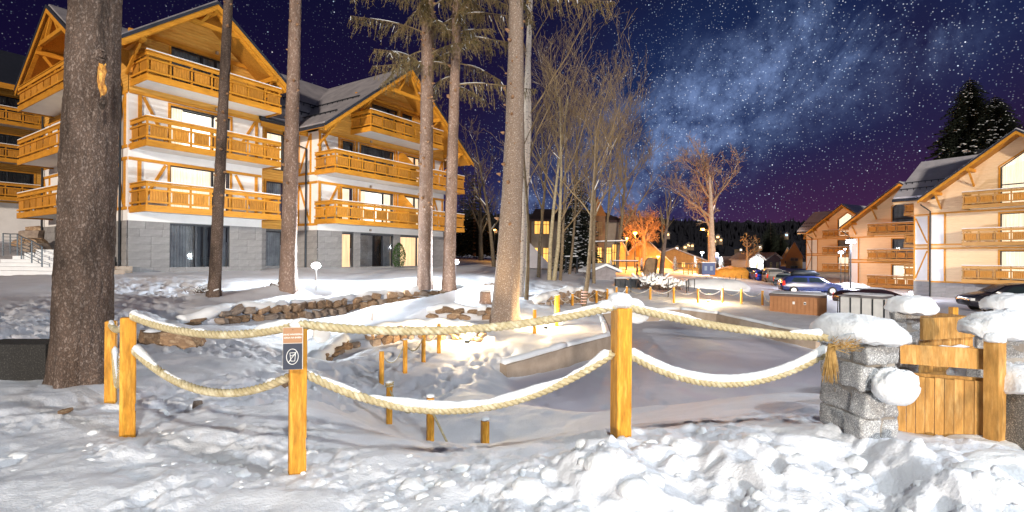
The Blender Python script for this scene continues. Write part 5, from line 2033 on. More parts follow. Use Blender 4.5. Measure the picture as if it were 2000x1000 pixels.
for dx, a0, a1, r_ in ((-.075, .15, 1.05, .030), (.082, .0, .85, .026), (-.01, .78, 1.15, .045), (.01, -.22, .10, .030), (-.05, .7, 1.0, .04)):
    m = MB()
    m.tube([(wx + dx + .014 * math.sin(k * 2.3 + dx * 40), wy + .012, z0 + (z1 - z0) * (a0 + (a1 - a0) * k / 7)) for k in range(8)], [r_ * .3, r_ * .8, r_, r_ * 1.1, r_, r_ * .9, r_ * .7, r_ * .3], 8, jit=.4)
    m.build('wound_lip', BARK, r1_)

GT = 'tall spruce trunks on the terrace'
big_trunk(418, 577, 17, 446, 22, 16, 'slim reddish spruce trunk in front of the nearest chalet balconies', BARK, 1.2, 14, 3, 24, 120, .02, 2, group=GT)
big_trunk(562, 560, 19, 577, 31, 21, 'dark grey spruce trunk beside the left white garden light', BARK2, 1.2, 20, 3, 28, 120, .02, 3, group=GT)
r4, b4, t4, h4 = big_trunk(830, 552, 22.3, 836, 28, 23, 'knotty pale spruce trunk, left one of the close pair before the second chalet', BARK2, 1.12, 60, 6, 28, 140, .02, 4, group=GT)
spruce_branches(r4, b4, t4, h4, P(830, 140, 22.3).z - b4.z, h4 + 4.5, 30, 4.2, 21, left=.5)
r5, b5, t5, h5 = big_trunk(876, 555, 22.6, 893, 25, 17, 'slender spruce trunk hiding the second garden light, right one of the close pair', BARK2, 1.1, 20, 6, 28, 140, .015, 5, group=GT)
spruce_branches(r5, b5, t5, h5, P(880, 190, 22.6).z - b5.z, h5 + 4, 30, 3.4, 22)
r6, b6, t6, h6 = big_trunk(984, 630, 17, 1008, 50, 27, 'thick speckled spruce trunk leaning right beside the middle warm ground light', pm('speckled_bark', (.32, .24, .18), (.16, .115, .09), 30, .9, .012, 60, (1, 1, .8), c3=(.46, .40, .34), detail=8), 1.22, 40, 5, 40, 160, .022, 6, mid=.12, group=GT)
spruce_branches(r6, b6, t6, h6, h6 * .97, h6 + 4, 14, 3.0, 23)


def bare_tree(px, py, D, ph, wpx, label, seed=0, lean=0.0, spread=.55, levels=4, mat=BARKT, twig=TWIG, first=.3, nb=9, name='bare_tree', up=.55, group=None, snow=.0, maxseg=5200, stems=1, thin=1.0):
    """py base row, ph crown-top row in the picture at distance D"""
    r2 = random.Random(seed)
    b = P(px, py, D); tp = P(px, ph, D)
    Ht = tp.z - b.z
    zb = H(b.x, b.y)
    root = empty(name, (b.x, b.y, min(b.z, zb + .1) if D < 60 else b.z), 0, label, 'tree', group)
    r0 = wpx / FPX * D / 2
    tk, cr, sn = MB(), MB(), MB()
    cnt = [0]
    pxm = D / FPX

    def grow(p, d, L, r, lev):
        if cnt[0] > maxseg:
            return
        n = 5 if lev < 2 else 4 if lev < 3 else 3
        pts = [p]; rad = [r]
        dd = d.copy()
        for i in range(n):
            wn_ = .035 if lev == 0 else .12
            dd = (dd + Vector((r2.gauss(0, wn_), r2.gauss(0, wn_), r2.gauss(.03, .05) + (up - .4) * .10))).normalized()
            p = p + dd * (L / n)
            pts.append(p); rad.append(max(r * (1 - .72 * (i + 1) / n), .22 * pxm * thin))
        cnt[0] += n
        (tk if lev == 0 else cr).tube(pts, rad, 10 if lev == 0 else 5 if lev == 1 else 3, cap=False)
        if snow and lev in (1, 2) and r2.random() < snow:
            j = r2.randint(0, n - 2)
            sn.tube([pts[j] + Vector((0, 0, rad[j] * .8)), pts[j + 1] + Vector((0, 0, rad[j] * .8))], [rad[j] * .8, rad[j] * .7], 4)
        if lev >= levels:
            return
        k = max(5, int(nb * .85)) if lev == 0 else int(nb * .58) if lev == 1 else int(nb * .42)
        for i in range(k):
            f = (first if lev == 0 else .2) + (1 - (first if lev == 0 else .2)) * (i + r2.random()) / k
            j = min(n - 1, int(f * n))
            q = pts[j].lerp(pts[j + 1], f * n - j)
            base_d = (pts[j + 1] - pts[j]).normalized()
            a = r2.uniform(0, 2 * PI)
            o = base_d.cross(Vector((math.cos(a), math.sin(a), .3))).normalized()
            sp_ = spread * r2.uniform(.7, 1.3)
            nd_ = (base_d * (1 - sp_ * .5) + o * sp_ + Vector((0, 0, up * .35))).normalized()
            grow(q, nd_, L * r2.uniform(.34, .60) * (1.15 - .5 * f if lev == 0 else 1), max(rad[j] * .5, .2 * pxm), lev + 1)
    for s_ in range(stems):
        ln = lean + (0 if stems == 1 else (s_ - (stems - 1) / 2) * .12 + r2.uniform(-.03, .03))
        grow(Vector(((s_ - (stems - 1) / 2) * r0 * 1.6, 0, -.2)), Vector((ln, r2.uniform(-.03, .03), 1)).normalized(), (Ht * r2.uniform(.76, .86) if stems > 1 else Ht * .82), r0 * (1 if stems == 1 else .8), 0)
    tk.build('trunk', mat, root, True)
    if cr.v:
        cr.build('crown', twig, root)
    if sn.v:
        sn.build('branch_snow', SNOW, root)['kind'] = 'stuff'
    return root


GB = 'bare trees grouped in the middle behind the mound'
big_trunk(1014, 575, 23, 1036, 18, 9, 'white birch trunk with dark marks just behind the thick leaning trunk', BIRCH, 1.1, 0, 2, 20, 100, .02, 8, group=GB)
bare_tree(1016, 576, 23.3, -120, 12, 'sparse birch crown rising beside the thick leaning trunk', 31, .035, .5, 3, BIRCH, TWIG, .45, 9, 'birch_tree', .35, GB, .15, 1200)
bare_tree(1028, 580, 22, 150, 9, 'thin brown sapling leaning right beside the birch', 32, .03, .4, 3, first=.55, nb=6, group=GB, maxseg=700)
bare_tree(1052, 532, 36, 185, 8, 'bare tree with several thin stems left of the pale double trunk', 33, .07, .62, 4, first=.35, nb=9, group=GB, snow=.3, up=.8)
bare_tree(1077, 546, 33, 120, 11, 'pale double trunked bare tree in front of the town house windows', 34, .02, .60, 4, pm('pale_bark', (.33, .28, .18), (.19, .15, .09), 8, .9), TWIG, .32, 10, group=GB, snow=.25, up=.65, stems=2, maxseg=6500)
bare_tree(1094, 543, 34, 150, 7, 'bare tree with upswept branches right of the pale double trunk', 35, .06, .62, 4, first=.3, nb=10, group=GB, snow=.2, up=.7)
bare_tree(1112, 528, 44, 180, 6, 'slim bare tree in front of the dark snowy fir', 36, .03, .55, 4, first=.3, nb=10, group=GB, up=.7, snow=.1)
bare_tree(1139, 604, 23.5, 165, 10, 'leaning dark bare tree standing with reflective bands before the small shed', 37, .10, .62, 4, first=.42, nb=10, group=GB, up=.65, snow=.25, maxseg=6500)
bare_tree(1160, 556, 34, 140, 7, 'bare tree just left of the small snowy shed', 38, .04, .5, 4, first=.35, nb=10, group=GB, up=.8, snow=.2)
bare_tree(1180, 530, 46, 165, 6, 'bare tree behind the small snowy shed with a wide fan crown', 39, .06, .6, 4, first=.3, nb=11, group=GB, up=.6)
bare_tree(1205, 520, 58, 240, 8, 'thin bare tree behind the swing bar left of the orange tree', 40, .04, .6, 4, first=.3, nb=10, group=GB, up=.6, maxseg=3500)
bare_tree(965, 520, 46, 230, 8, 'dark bare tree between the second chalet and the leaning trunk', 41, -.10, .6, 4, first=.3, nb=9, group=GB, snow=.5, up=.5, maxseg=3500)
bare_tree(940, 505, 60, 320, 10, 'dark bare tree at the right end of the second chalet', 44, .02, .6, 4, first=.2, nb=9, group=GB, snow=.5, up=.4, maxseg=3500)
m = MB()
for k in range(5):
    m.tube([(.0 + .02 * k, 0, .12 + k * .13), (.0 + .02 * k, 0, .17 + k * .13)], .155, 12)
o = m.build('reflective_band', pm('pink_band', (.7, .45, .38), rough=.5)); bb = G(1139, 23.5); o.location = (bb.x, bb.y, bb.z); tag(o, 'pinkish reflective bands round the foot of the leaning bare tree', 'band')
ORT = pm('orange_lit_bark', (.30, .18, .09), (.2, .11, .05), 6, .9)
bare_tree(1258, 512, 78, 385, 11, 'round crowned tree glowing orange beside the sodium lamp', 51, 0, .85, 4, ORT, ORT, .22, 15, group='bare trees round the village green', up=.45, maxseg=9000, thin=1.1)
bare_tree(1291, 540, 52, 350, 11, 'dark bare tree with few branches right of the orange tree', 52, .03, .5, 3, BARK, TWIG, .4, 7, group='bare trees round the village green', up=.3, maxseg=600)
bare_tree(1390, 522, 62, 302, 15, 'large pale bare tree with a wide crown between two bright lamps', 53, -.02, .58, 4, pm('pale_bark2', (.48, .38, .30), (.34, .26, .20), 4, .9), pm('pale_twigs', (.36, .24, .15), (.26, .17, .10), 4, .9), .38, 13, group='bare trees round the village green', up=.35, maxseg=9000, snow=.2, thin=1.0)
bare_tree(1459, 530, 76, 458, 5, 'small bare tree by the car park entrance', 54, 0, .8, 4, first=.3, nb=9, group='bare trees round the village green', up=.6, maxseg=2500)


def conifer(px, py, D, ph, wpx, label, seed, snow=.25, mat=NEEDLED, dens=1.0, group=None, name='fir_tree', rw=.45):
    r2 = random.Random(seed)
    b = P(px, py, D); Ht = P(px, ph, D).z - b.z
    root = empty(name, b, 0, label, 'tree', group)
    tk, cr, sn = MB(), MB(), MB()
    Rm = wpx / FPX * D / 2
    tk.tube([(0, 0, 0), (0, 0, Ht * .5), (0, 0, Ht)], [Ht * .02, Ht * .012, .02], 7)
    tiers = int(26 * dens)
    for k in range(tiers):
        f = .08 + .92 * k / tiers
        z = Ht * f
        L = Rm * (1 - f) ** .62 * r2.uniform(.85, 1.12) + .05 * Rm
        nb = max(5, int(11 * dens * (1 - f * .5)))
        for j in range(nb):
            a = 2 * PI * (j + r2.random()) / nb
            l_ = L * r2.uniform(.7, 1.1)
            d = Vector((math.cos(a), math.sin(a), 0)); sd = Vector((-d.y, d.x, 0))
            n = 7
            for i in range(n):
                u = (i + .5) / n
                p = d * (l_ * u) + Vector((0, 0, z - l_ * .45 * u * u - .04 * l_))
                w = l_ * .24 * (1 - u * .75)
                for s_ in (-1, 1):
                    e = p + sd * s_ * w * r2.uniform(.6, 1.2) + d * l_ * .14 + Vector((0, 0, -r2.uniform(.05, .28) * w * 2))
                    h_ = d * (l_ * .09)
                    cr._a([tuple(p - h_), tuple(p + h_), tuple(e)], [(0, 1, 2)])
                    e2 = p + sd * s_ * w * .35 + d * (l_ * .1) + Vector((0, 0, -r2.uniform(.2, .5) * w * 2))
                    cr._a([tuple(p - h_), tuple(p + h_), tuple(e2)], [(0, 1, 2)])
                if r2.random() < snow * .35:
                    q = p + sd * r2.uniform(-.5, .5) * w + Vector((0, 0, .03 * rw))
                    sw = max(l_ * .05, D * .0006)
                    sn.tube([q - sd * sw * 1.6, q, q + sd * sw * 1.6 + Vector((0, 0, -sw * .5))], [sw * .2, sw * .5, sw * .2], 4)
    tk.build('trunk', BARK, root)
    cr.build('crown', mat, root)
    if sn.v:
        sn.build('branch_snow', SNOW, root)['kind'] = 'stuff'
    return root


GC = 'tall dark firs'
conifer(1893, 420, 62, 152, 190, 'tall dark fir with a thin top behind the right hand roofs', 61, .3, dens=2.3, group=GC)
conifer(1942, 420, 60, 186, 190, 'broader dark fir just right of the thin topped one', 62, .3, dens=2.3, group=GC)
conifer(1128, 528, 50, 330, 105, 'dark snow dotted fir among the bare trees before the town house', 63, .6, dens=1.4, group=GC)
conifer(1505, 500, 150, 428, 60, 'distant dark fir left of the farthest right chalet', 64, 0, group=GC)
conifer(1525, 500, 140, 450, 50, 'distant dark fir touching the farthest right chalet roof', 65, 0, group=GC)
for i, (px, ph, w) in enumerate(((926, 330, 90), (952, 380, 70), (905, 372, 80), (990, 400, 70), (1010, 372, 80), (1046, 392, 60), (1160, 395, 60), (1220, 400, 60), (580, 130, 70), (640, 200, 60))):
    lab = ('tall dark fir rising right of the second chalet', 'dark fir behind the small orange lamp', 'dark fir touching the second chalet gable', 'dark fir directly left of the leaning trunk', 'dark fir behind the leaning speckled trunk', 'dark fir behind the left end of the town house', 'dark fir behind the town house tower', 'dark fir behind the orange tree, left side', 'black fir top over the roof between the left chalets', 'small black fir top over the second chalet roof')[i]
    conifer(px, 500, 85 + i * 3 if i < 8 else 70, ph, w, lab, 70 + i, .08, group=GC)
for i, (px, py, ph, D, w) in enumerate(((1253, 530, 503, 62, 17), (1318, 530, 500, 60, 18), (1357, 522, 500, 70, 16), (1409, 522, 502, 66, 16), (1192, 536, 506, 48, 20), (1285, 512, 500, 90, 8))):
    conifer(px, py, D, ph, w, ('small snowy fir by the stone slab on the orange lit green', 'small snowy fir right of the dark bare tree', 'small yellow lit fir topped with a white star light', 'small orange lit fir beside the yellow lit snow pile', 'small orange lit fir at the corner of the town house', 'tiny snowy fir in front of the orange gabled house')[i], 90 + i, 1.6, dens=.7, group='small snowy firs on the village green', mat=NEEDLE)
# clipped shrub in front of the second chalet
sp_ = G(780, 35.6)
m = MB()
r2 = random.Random(4)
for i in range(1500):
    a, u = r2.uniform(0, 2 * PI), r2.random()
    rr = .42 * math.sin(PI * min(1, u * .85 + .15)) ** .6
    p = Vector((math.cos(a) * rr, math.sin(a) * rr, .1 + u * 1.6))
    d = Vector((r2.uniform(-1, 1), r2.uniform(-1, 1), r2.uniform(-1, 1))) * .09
    o_ = Vector((r2.uniform(-1, 1), r2.uniform(-1, 1), r2.uniform(-1, 1))) * .07
    m._a([tuple(p), tuple(p + d), tuple(p + o_)], [(0, 1, 2)])
o = m.build('conical_shrub', pm('green_leaves', (.05, .11, .02), (.03, .07, .015), 5, .8), None, loc=P(779, 523, 35.2)); tag(o, 'small green clipped shrub at the foot of the second chalet beside the lit door', 'shrub')
# stump
q = G(948, 19.4)
m = MB(); m.tube([(0, 0, -.1), (0, 0, .1), (.01, 0, .42)], [.27, .22, .20], 14, jit=.12)
o = m.build('tree_stump', BARK2, None, loc=P(948, 592, 19.4)); tag(o, 'snow topped grey tree stump left of the thick leaning trunk', 'stump')
snow_blob('snow_cap', o, (0, 0, .45), (.44, .42, .14), 3, n=12)
# brush at the trunk feet
for (px, py, D, lab) in ((398, 572, 17, 'dead twigs and snow at the foot of the slim reddish trunk'), (546, 560, 19, 'snowy brushwood at the foot of the dark grey trunk')):
    q = P(px, py, D); r2 = random.Random(px); m = MB(); s = MB()
    for i in range(60):
        a = r2.uniform(0, 2 * PI); L = r2.uniform(.15, .5)
        p = Vector((r2.gauss(0, .22), r2.gauss(0, .1), 0))
        e = p + Vector((math.cos(a) * L, math.sin(a) * .3 * L, r2.uniform(.05, .5) * L + .05))
        m.tube([p, p.lerp(e, .5) + Vector((0, 0, .05)), e], [.012, .009, .004], 4)
        if r2.random() < .35:
            s.tube([p.lerp(e, .3) + Vector((0, 0, .03)), e + Vector((0, 0, .02))], [.03, .02], 5)
    o = m.build('brushwood', BARK, None, loc=q); tag(o, lab, 'brushwood'); s.build('twig_snow', SNOW, o, True)

# ------------------------------------------------------------------ lamps
def bollard(px, pyl, pyb, D, label, e):
    b, t = P(px, pyb, D), P(px, pyl, D)
    root = empty('garden_light', b, 0, label, 'garden light', 'white garden lights on the terrace')
    h = t.z - b.z
    m = MB(); m.tube([(0, 0, -.3), (0, 0, h - .05)], .035, 8); m.build('pole', pm('steel', (.5, .5, .52), rough=.35, metal=.6), root)
    m = MB(); m.tube([(0, 0, h - .10), (0, 0, h - .07), (0, 0, h), (0, 0, h + .07), (0, 0, h + .11)], [.06, .14, .18, .14, .06], 14); m.build('lamp_head', LAMPW, root, True)
    m = MB(); m.tube([(0, 0, h + .112), (0, 0, h + .13)], [.06, .05], 12); m.build('lamp_cap', METAL, root)
    point('garden_light_bulb', (0, -.02, h + .24), e, (.84, .93, 1), .09, root)


bollard(617, 519, 557, 20.0, 'bright white garden light on a thin pole right of the dark grey trunk', 1900)
bollard(889, 512, 550, 23.6, 'bright white garden light partly behind the slender trunk of the pair', 1900)


def ground_light(px, py, D, label, e):
    b = P(px, py, D); b.z = H(b.x, b.y)
    root = empty('ground_spotlight', b, 0, label, 'ground light', 'warm ground spotlights in the snow')
    m = MB(); m.box(-.07, .07, -.05, .05, 0, .10); m.build('housing', METAL, root)
    m = MB(); m.box(-.06, .06, -.055, .045, .102, .13); m.build('lens', LAMPY, root)
    m = MB(); m.tube([(0, 0, -.2), (0, 0, .02)], .02, 6); m.build('spike', METAL, root)
    point('spotlight_bulb', (0, -.03, .42), e, (1, .72, .38), .06, root)


ground_light(912, 668, 15.0, 'warm ground spotlight glowing below the golden stone wall', 420)
ground_light(1066, 640, 17.2, 'warm ground spotlight glowing beside the snow wrapped post', 400)
ground_light(1384, 585, 26.2, 'warm ground spotlight glowing in the far post row behind the pond', 600)


def lamp_post(px, pyl, pyb, D, label, col, e, matl, r=.06, arm=0, group=None, head=.14, pr_=None):
    b, t = P(px, pyb, D), P(px, pyl, D)
    root = empty('street_lamp', b, 0, label, 'street lamp', group)
    h = t.z - b.z
    m = MB(); m.tube([(0, 0, -.3), (0, 0, h - .02)], [r, r * .6], 8); m.build('pole', METAL, root)
    m = MB(); m.tube([(arm, 0, h - .02), (arm, 0, h + head * .7)], [head, head * .8], 10); m.build('lamp_head', matl, root, True)
    m = MB(); m.tube([(arm, 0, h + head * .7), (arm, 0, h + head)], [head * 1.15, head * .5], 10); m.build('lamp_cap', METAL, root)
    if arm:
        m = MB(); m.bar((0, 0, h - .04), (arm, 0, h - .04), .05, .05); m.build('arm', METAL, root)
    point('street_lamp_bulb', (arm, -.15, h - .1), e, col, pr_ or .2, root)


GL = 'white street lamps along the car park'
lamp_post(1661, 474, 585, 42, 'tall brightest white lamp in front of the right hand chalets', (.80, .84, 1), 4500, LAMPW, .07, group=GL, head=.36)
lamp_post(1642, 494, 580, 52, 'shorter lamp left of the tallest white lamp', (.9, .95, 1), 1600, LAMPW, .05, group=GL, head=.24)
lamp_post(1650, 487, 578, 60, 'lamp head between the two taller car park lamps', (.9, .95, 1), 120, LAMPW, .05, group=GL)
lamp_post(1488, 511, 540, 90, 'distant white lamp in front of the pale village house', (.95, 1, .9), 1600, LAMPW, .05, group=GL, head=.2)
lamp_post(1371, 494, 524, 70, 'white lamp left of the large pale tree', (.85, .92, 1), 1300, LAMPW, .06, group=GL, head=.22)
lamp_post(1400, 497, 524, 66, 'white lamp right of the large pale tree', (.85, .92, 1), 1300, LAMPW, .06, group=GL, head=.22)
GO = 'orange sodium street lamps'
lamp_post(1240, 456, 522, 72, 'orange street lamp in front of the glowing orange tree', (1, .33, .03), 15000, LAMPO, .09, group=GO, head=.3)
lamp_post(1383, 449, 522, 76, 'tall orange street lamp against the large pale tree', (1, .34, .04), 9000, LAMPO, .09, -0.85, GO, .3)
lamp_post(1224, 466, 522, 68, 'small orange lamp at the end of the snowy swing bar', (1, .36, .04), 2500, LAMPO, .07, group=GO, head=.16)
lamp_post(966, 450, 515, 70, 'small orange lamp between the second chalet and the leaning trunk', (1, .45, .08), 500, LAMPO, .05, group=GO, head=.2)
lamp_post(1285, 502, 520, 80, 'low warm wall lamp beside the orange gabled house', (1, .42, .06), 4000, LAMPO, .05, group=GO, head=.28)
lamp_post(1030, 462, 500, 52, 'small white lamp above the grey tent roof', (1, .95, .85), 200, LAMPW, .04, group=GL, head=.12)
lamp_post(1779, 571, 583, 47, 'tiny white light at the plinth of the right hand chalet', (.9, 1, .95), 60, LAMPW, .03, group=GL, head=.14)


# ------------------------------------------------------------------ cars
def car(px, py, D, rz, label, paint, L=4.5, Wd=1.85, Hh=1.6, kind='suv', rack=False, snow=False, lights=True):
    b = P(px, py, D)
    root = empty('parked_car', b, rz, label, 'car', 'parked cars in the snowy car park')
    hl = L / 2
    if kind == 'suv':
        prof = [(-hl, .55, .95, .95), (-hl + .08, .32, 1.0, 1.18), (-hl + .5, .28, 1.02, Hh - .1), (-hl + 1.0, .28, 1.02, Hh), (0.1, .28, 1.0, Hh), (.75, .28, .98, Hh - .12), (1.35, .28, .97, 1.02), (hl - .45, .28, .90, .92), (hl - .08, .34, .78, .80), (hl, .45, .66, .67)]
    else:
        prof = [(-hl, .5, .85, .86), (-hl + .08, .3, .92, .98), (-hl + .6, .26, .95, Hh - .12), (-.4, .26, .93, Hh), (.2, .26, .92, Hh - .03), (.9, .26, .90, .96), (hl - .4, .28, .78, .80), (hl, .42, .6, .61)]
    V, F_ = [], []
    rings = []
    for (x, zb, zs, zr) in prof:
        w = Wd / 2 * (1 - .10 * (abs(x) / hl) ** 4)
        wr = w * (.98 if zr < zs + .1 else .78)
        ring = [(-w * .9, zb), (-w, zb + .15), (-w, (zb + zs) / 2), (-w * .97, zs), (-wr, zr - .04), (-wr * .85, zr), (wr * .85, zr), (wr, zr - .04), (w * .97, zs), (w, (zb + zs) / 2), (w, zb + .15), (w * .9, zb)]
        rings.append([(x, y, z) for y, z in ring])
    m = MB()
    n = 12
    vs = [v for r_ in rings for v in r_]
    fs, ms = [], []
    for i in range(len(rings) - 1):
        for k in range(n):
            k2 = (k + 1) % n
            fs.append((i * n + k, (i + 1) * n + k, (i + 1) * n + k2, i * n + k2))
    fs.append(tuple(range(n))); fs.append(tuple(reversed(range((len(rings) - 1) * n, len(rings) * n))))
    m._a(vs, fs)
    body = m.build('body', paint, root, True)
    gl = MB()
    # side glass, windscreen and rear window slightly proud of the body
    top = [p for p in prof if p[3] > p[2] + .3]
    for s_ in (-1, 1):
        for (a, c) in ((0, .47), (.53, 1)):
            xs0, xs1 = top[0][0] + .15, top[-1][0] + .25
            x0, x1 = xs0 + (xs1 - xs0) * a, xs0 + (xs1 - xs0) * c
            w = Wd / 2
            q0 = .25 if a == 0 else 0
            q1 = .5 if c == 1 else 0
            gl.quad((x0, s_ * (w * .985), 1.04), (x1, s_ * (w * .985), 1.02), (x1 - q1, s_ * (w * .82), Hh - .14), (x0 + q0, s_ * (w * .82), Hh - .14))
    xw = [p for p in prof if p[3] > p[2] + .3][-1][0]
    gl.quad((xw + .60, -Wd * .42, 1.06), (xw + .60, Wd * .42, 1.06), (xw + .05, Wd * .35, Hh - .12), (xw + .05, -Wd * .35, Hh - .12))
    gl.quad((-hl + .08, -Wd * .40, 1.08), (-hl + .08, Wd * .40, 1.08), (-hl + .42, Wd * .34, Hh - .14), (-hl + .42, -Wd * .34, Hh - .14))
    gl.build('windows', pm('car_glass', (.02, .03, .035), rough=.08, spec=.8), root)
    for sx in (-1, 1):
        for s_ in (-1, 1):
            w = MB()
            y = s_ * Wd / 2
            w.tube([(sx * (hl - .85), y - s_ * .2, .34), (sx * (hl - .85), y + s_ * .012, .34)], .34, 20)
            wh = w.build('wheel', pm('tyre', (.02, .02, .02), rough=.8), root)
            w = MB(); w.tube([(sx * (hl - .85), y + s_ * .014, .34), (sx * (hl - .85), y + s_ * .03, .34)], .21, 14)
            w.build('rim', pm('rim', (.45, .45, .47), rough=.35, metal=.6), wh)
    for s_ in (-1, 1):
        w = MB(); w.prism([(-hl - .012, s_ * Wd * .46, .72), (-hl + .22, s_ * (Wd * .5 + .003), .78), (-hl + .16, s_ * (Wd * .49 + .003), 1.15), (-hl + .02, s_ * Wd * .43, 1.1)], (0, s_ * .012, 0))
        w.build('tail_light', pm('tail_light', (.5, .02, .01), rough=.3, emit=(1, .05, .02), estr=.5), root)
        w = MB(); w.box(hl - .2, hl - .02, s_ * Wd * .42 - .12, s_ * Wd * .42 + .12, .62, .74)
        w.build('headlight', pm('headlight', (.7, .72, .75), rough=.15), root)
    w = MB(); w.box(-hl - .02, -hl + .0, -.26, .26, .62, .74); w.build('number_plate', pm('plate', (.7, .7, .68)), root)
    if rack:
        w = MB(); w.tube([(-1.5, .0, Hh + .13), (-1.2, 0, Hh + .2), (.3, 0, Hh + .22), (.75, 0, Hh + .12)], [.12, .26, .27, .06], 12)
        w.build('roof_box', METAL, root, True)
    if snow:
        snow_blob('snow_cap', root, (-.3, 0, Hh + .02), (L * .42, Wd * .7, .14), 3, n=12)
    return root


def paint(name, c):
    return pm('paint_' + name, c, tuple(x * .85 for x in c), 2, .25, spec=.6)


SUVB = car(1581, 574, 43.5, -.25, 'nearest car in the car park, dark blue with roof box and red tail lights', paint('blue', (.022, .035, .14)), 4.6, 1.85, 1.55, rack=True)
car(1536, 562, 52, .9, 'grey green small car behind the dark blue estate', paint('greygreen', (.22, .26, .25)), 4.0, 1.75, 1.5, 'hatch')
car(1505, 554, 58, 1.35, 'grey pickup like car seen from behind in the middle of the car row', paint('pewter', (.25, .24, .22)), 4.7, 1.9, 1.7, snow=True)
car(1524, 551, 66, .5, 'dark car with snowy roof between the grey ones and the timber chalet', paint('black', (.03, .035, .05)), 4.5, 1.85, 1.45, 'hatch', snow=True)
car(1483, 552, 60, 1.4, 'small bright blue car in the middle distance', paint('brightblue', (.02, .06, .55)), 3.7, 1.7, 1.5, 'hatch')
car(1446, 546, 64, 2.9, 'black estate car parked by the yellow lit snow pile', paint('charcoal', (.03, .03, .04)), 4.6, 1.85, 1.55)
car(1466, 546, 66, 1.5, 'orange lit hatchback between the black car and the bright blue car', paint('orange', (.5, .22, .08)), 3.9, 1.7, 1.5, 'hatch')
car(1705, 606, 33.0, .1, 'car roof with snow showing behind the white screen panels', paint('maroon', (.03, .015, .02)), 4.4, 1.8, 1.40, snow=True)
car(1990, 612, 25.5, 2.75, 'black car at the right edge behind the granite pillars', paint('nearblack', (.02, .02, .03)), 4.5, 1.85, 1.5)

# ------------------------------------------------------------------ hot tub and screens
def hot_tub():
    a, b = P(1503, 603, 23.6), P(1613, 618, 22.4)
    d = (b - a); d.z = 0
    L = d.length
    root = empty('hot_tub', (a.x, a.y, -.95), math.atan2(d.y, d.x), 'brown panelled hot tub with snow on its cover left of the white screens', 'hot tub')
    br = pm('brown_panel_board', (.35, .165, .07), (.29, .13, .055), 3, .6)
    m = MB(); m.box(.01, L - .01, .01, L - .3, 0, .84); m.build('tub_body', br, root)
    n = 14
    for i in range(n):
        m = MB(); m.box(L * i / n + .006, L * (i + 1) / n - .006, -.012, .008, .02, .80); m.build('board', br, root)
        m = MB(); m.box(L - .008, L + .012, (L - .3) * i / n + .006, (L - .3) * (i + 1) / n - .006, .02, .80); m.build('board', br, root)
    m = MB(); m.box(-.03, L + .03, -.03, L - .27, .842, .93); m.build('cover', pm('tub_cover', (.12, .08, .07), rough=.6), root)
    snow_blob('snow_cap', root, (L / 2, (L - .3) / 2, .95), (L * 1.02, L * .86, .10), 2, n=14, power=6, amp=.02)
    for x in (.98, 1.42):
        m = MB(); m.box(x - .045, x + .045, -.02, -.012, .50, .62); m.build('control_plate', pm('plate_white', (.75, .75, .72)), root)
    m = MB(); m.tube([(1.42, -.021, .55), (1.42, -.024, .55)], .04, 12); m.build('emblem', pm('emblem_dark', (.04, .04, .05)), root)


hot_tub()


def screens():
    a, b = P(1640, 618, 20.8), P(1730, 620, 19.6)
    d = b - a; d.z = 0
    L = d.length
    root = empty('sauna_cabin', (a.x, a.y, -1.0), math.atan2(d.y, d.x) - .12, 'low cabin of white panels in dark metal frames under a snowy grey lid', 'cabin')
    pmn = pm('white_panel', (.62, .63, .62), (.5, .51, .52), 2, .4)
    n = 4
    m = MB(); m.box(.03, L - .03, .04, L * .8, 0, 1.08); m.build('cabin_body', pmn, root)
    for i in range(n):
        x0, x1 = L * i / n, L * (i + 1) / n
        m = MB(); m.box(x0 + .03, x1 - .03, 0, .03, .03, 1.08); m.build('panel', pmn, root)
        m = MB(); m.box(x0 - .02, x0 + .025, -.015, .035, 0, 1.06); m.build('frame_post', METAL, root)
    m = MB(); m.box(L - .02, L + .02, -.015, .035, 0, 1.06); m.build('frame_post', METAL, root)
    m = MB(); m.box(-.06, L + .06, -.08, L * .8, 1.10, 1.14); m.build('lid', pm('grey_lid', (.2, .19, .2)), root)
    m = MB(); m.box(L * .52, L * .96, -.06, L * .7, 1.142, 1.18); m.build('lid', pm('grey_lid', (.2, .19, .2)), root)
    snow_blob('snow_cap', root, (L / 2, L * .35, 1.19), (L * .98, L * .8, .10), 6, n=12, power=5, amp=.02)
    for x in (-.12, L + .28, L + .55):
        m = MB(); m.tube([(x, .1, -.1), (x, .1, 1.1)], .02, 6); m.build('frame_post', METAL, root)


screens()

# snow pile by the chalets
for i, (px, py, D, s) in enumerate(((1660, 572, 46, (4.2, 3, 1.9)), (1640, 576, 44, (3, 2.4, 1.2)), (1612, 600, 36, (2.2, 1.6, .8)))):
    p = P(px, py, D)
    o = snow_blob('snow_pile', None, (p.x, p.y, p.z), s, 50 + i, n=26, droop=.6, power=2.1, amp=.16)
    tag(o, ('large bright snow pile beside the tallest white lamp', 'lower snow pile in front of the large bright one', 'small snow pile just behind the brown hot tub')[i], 'snow pile')

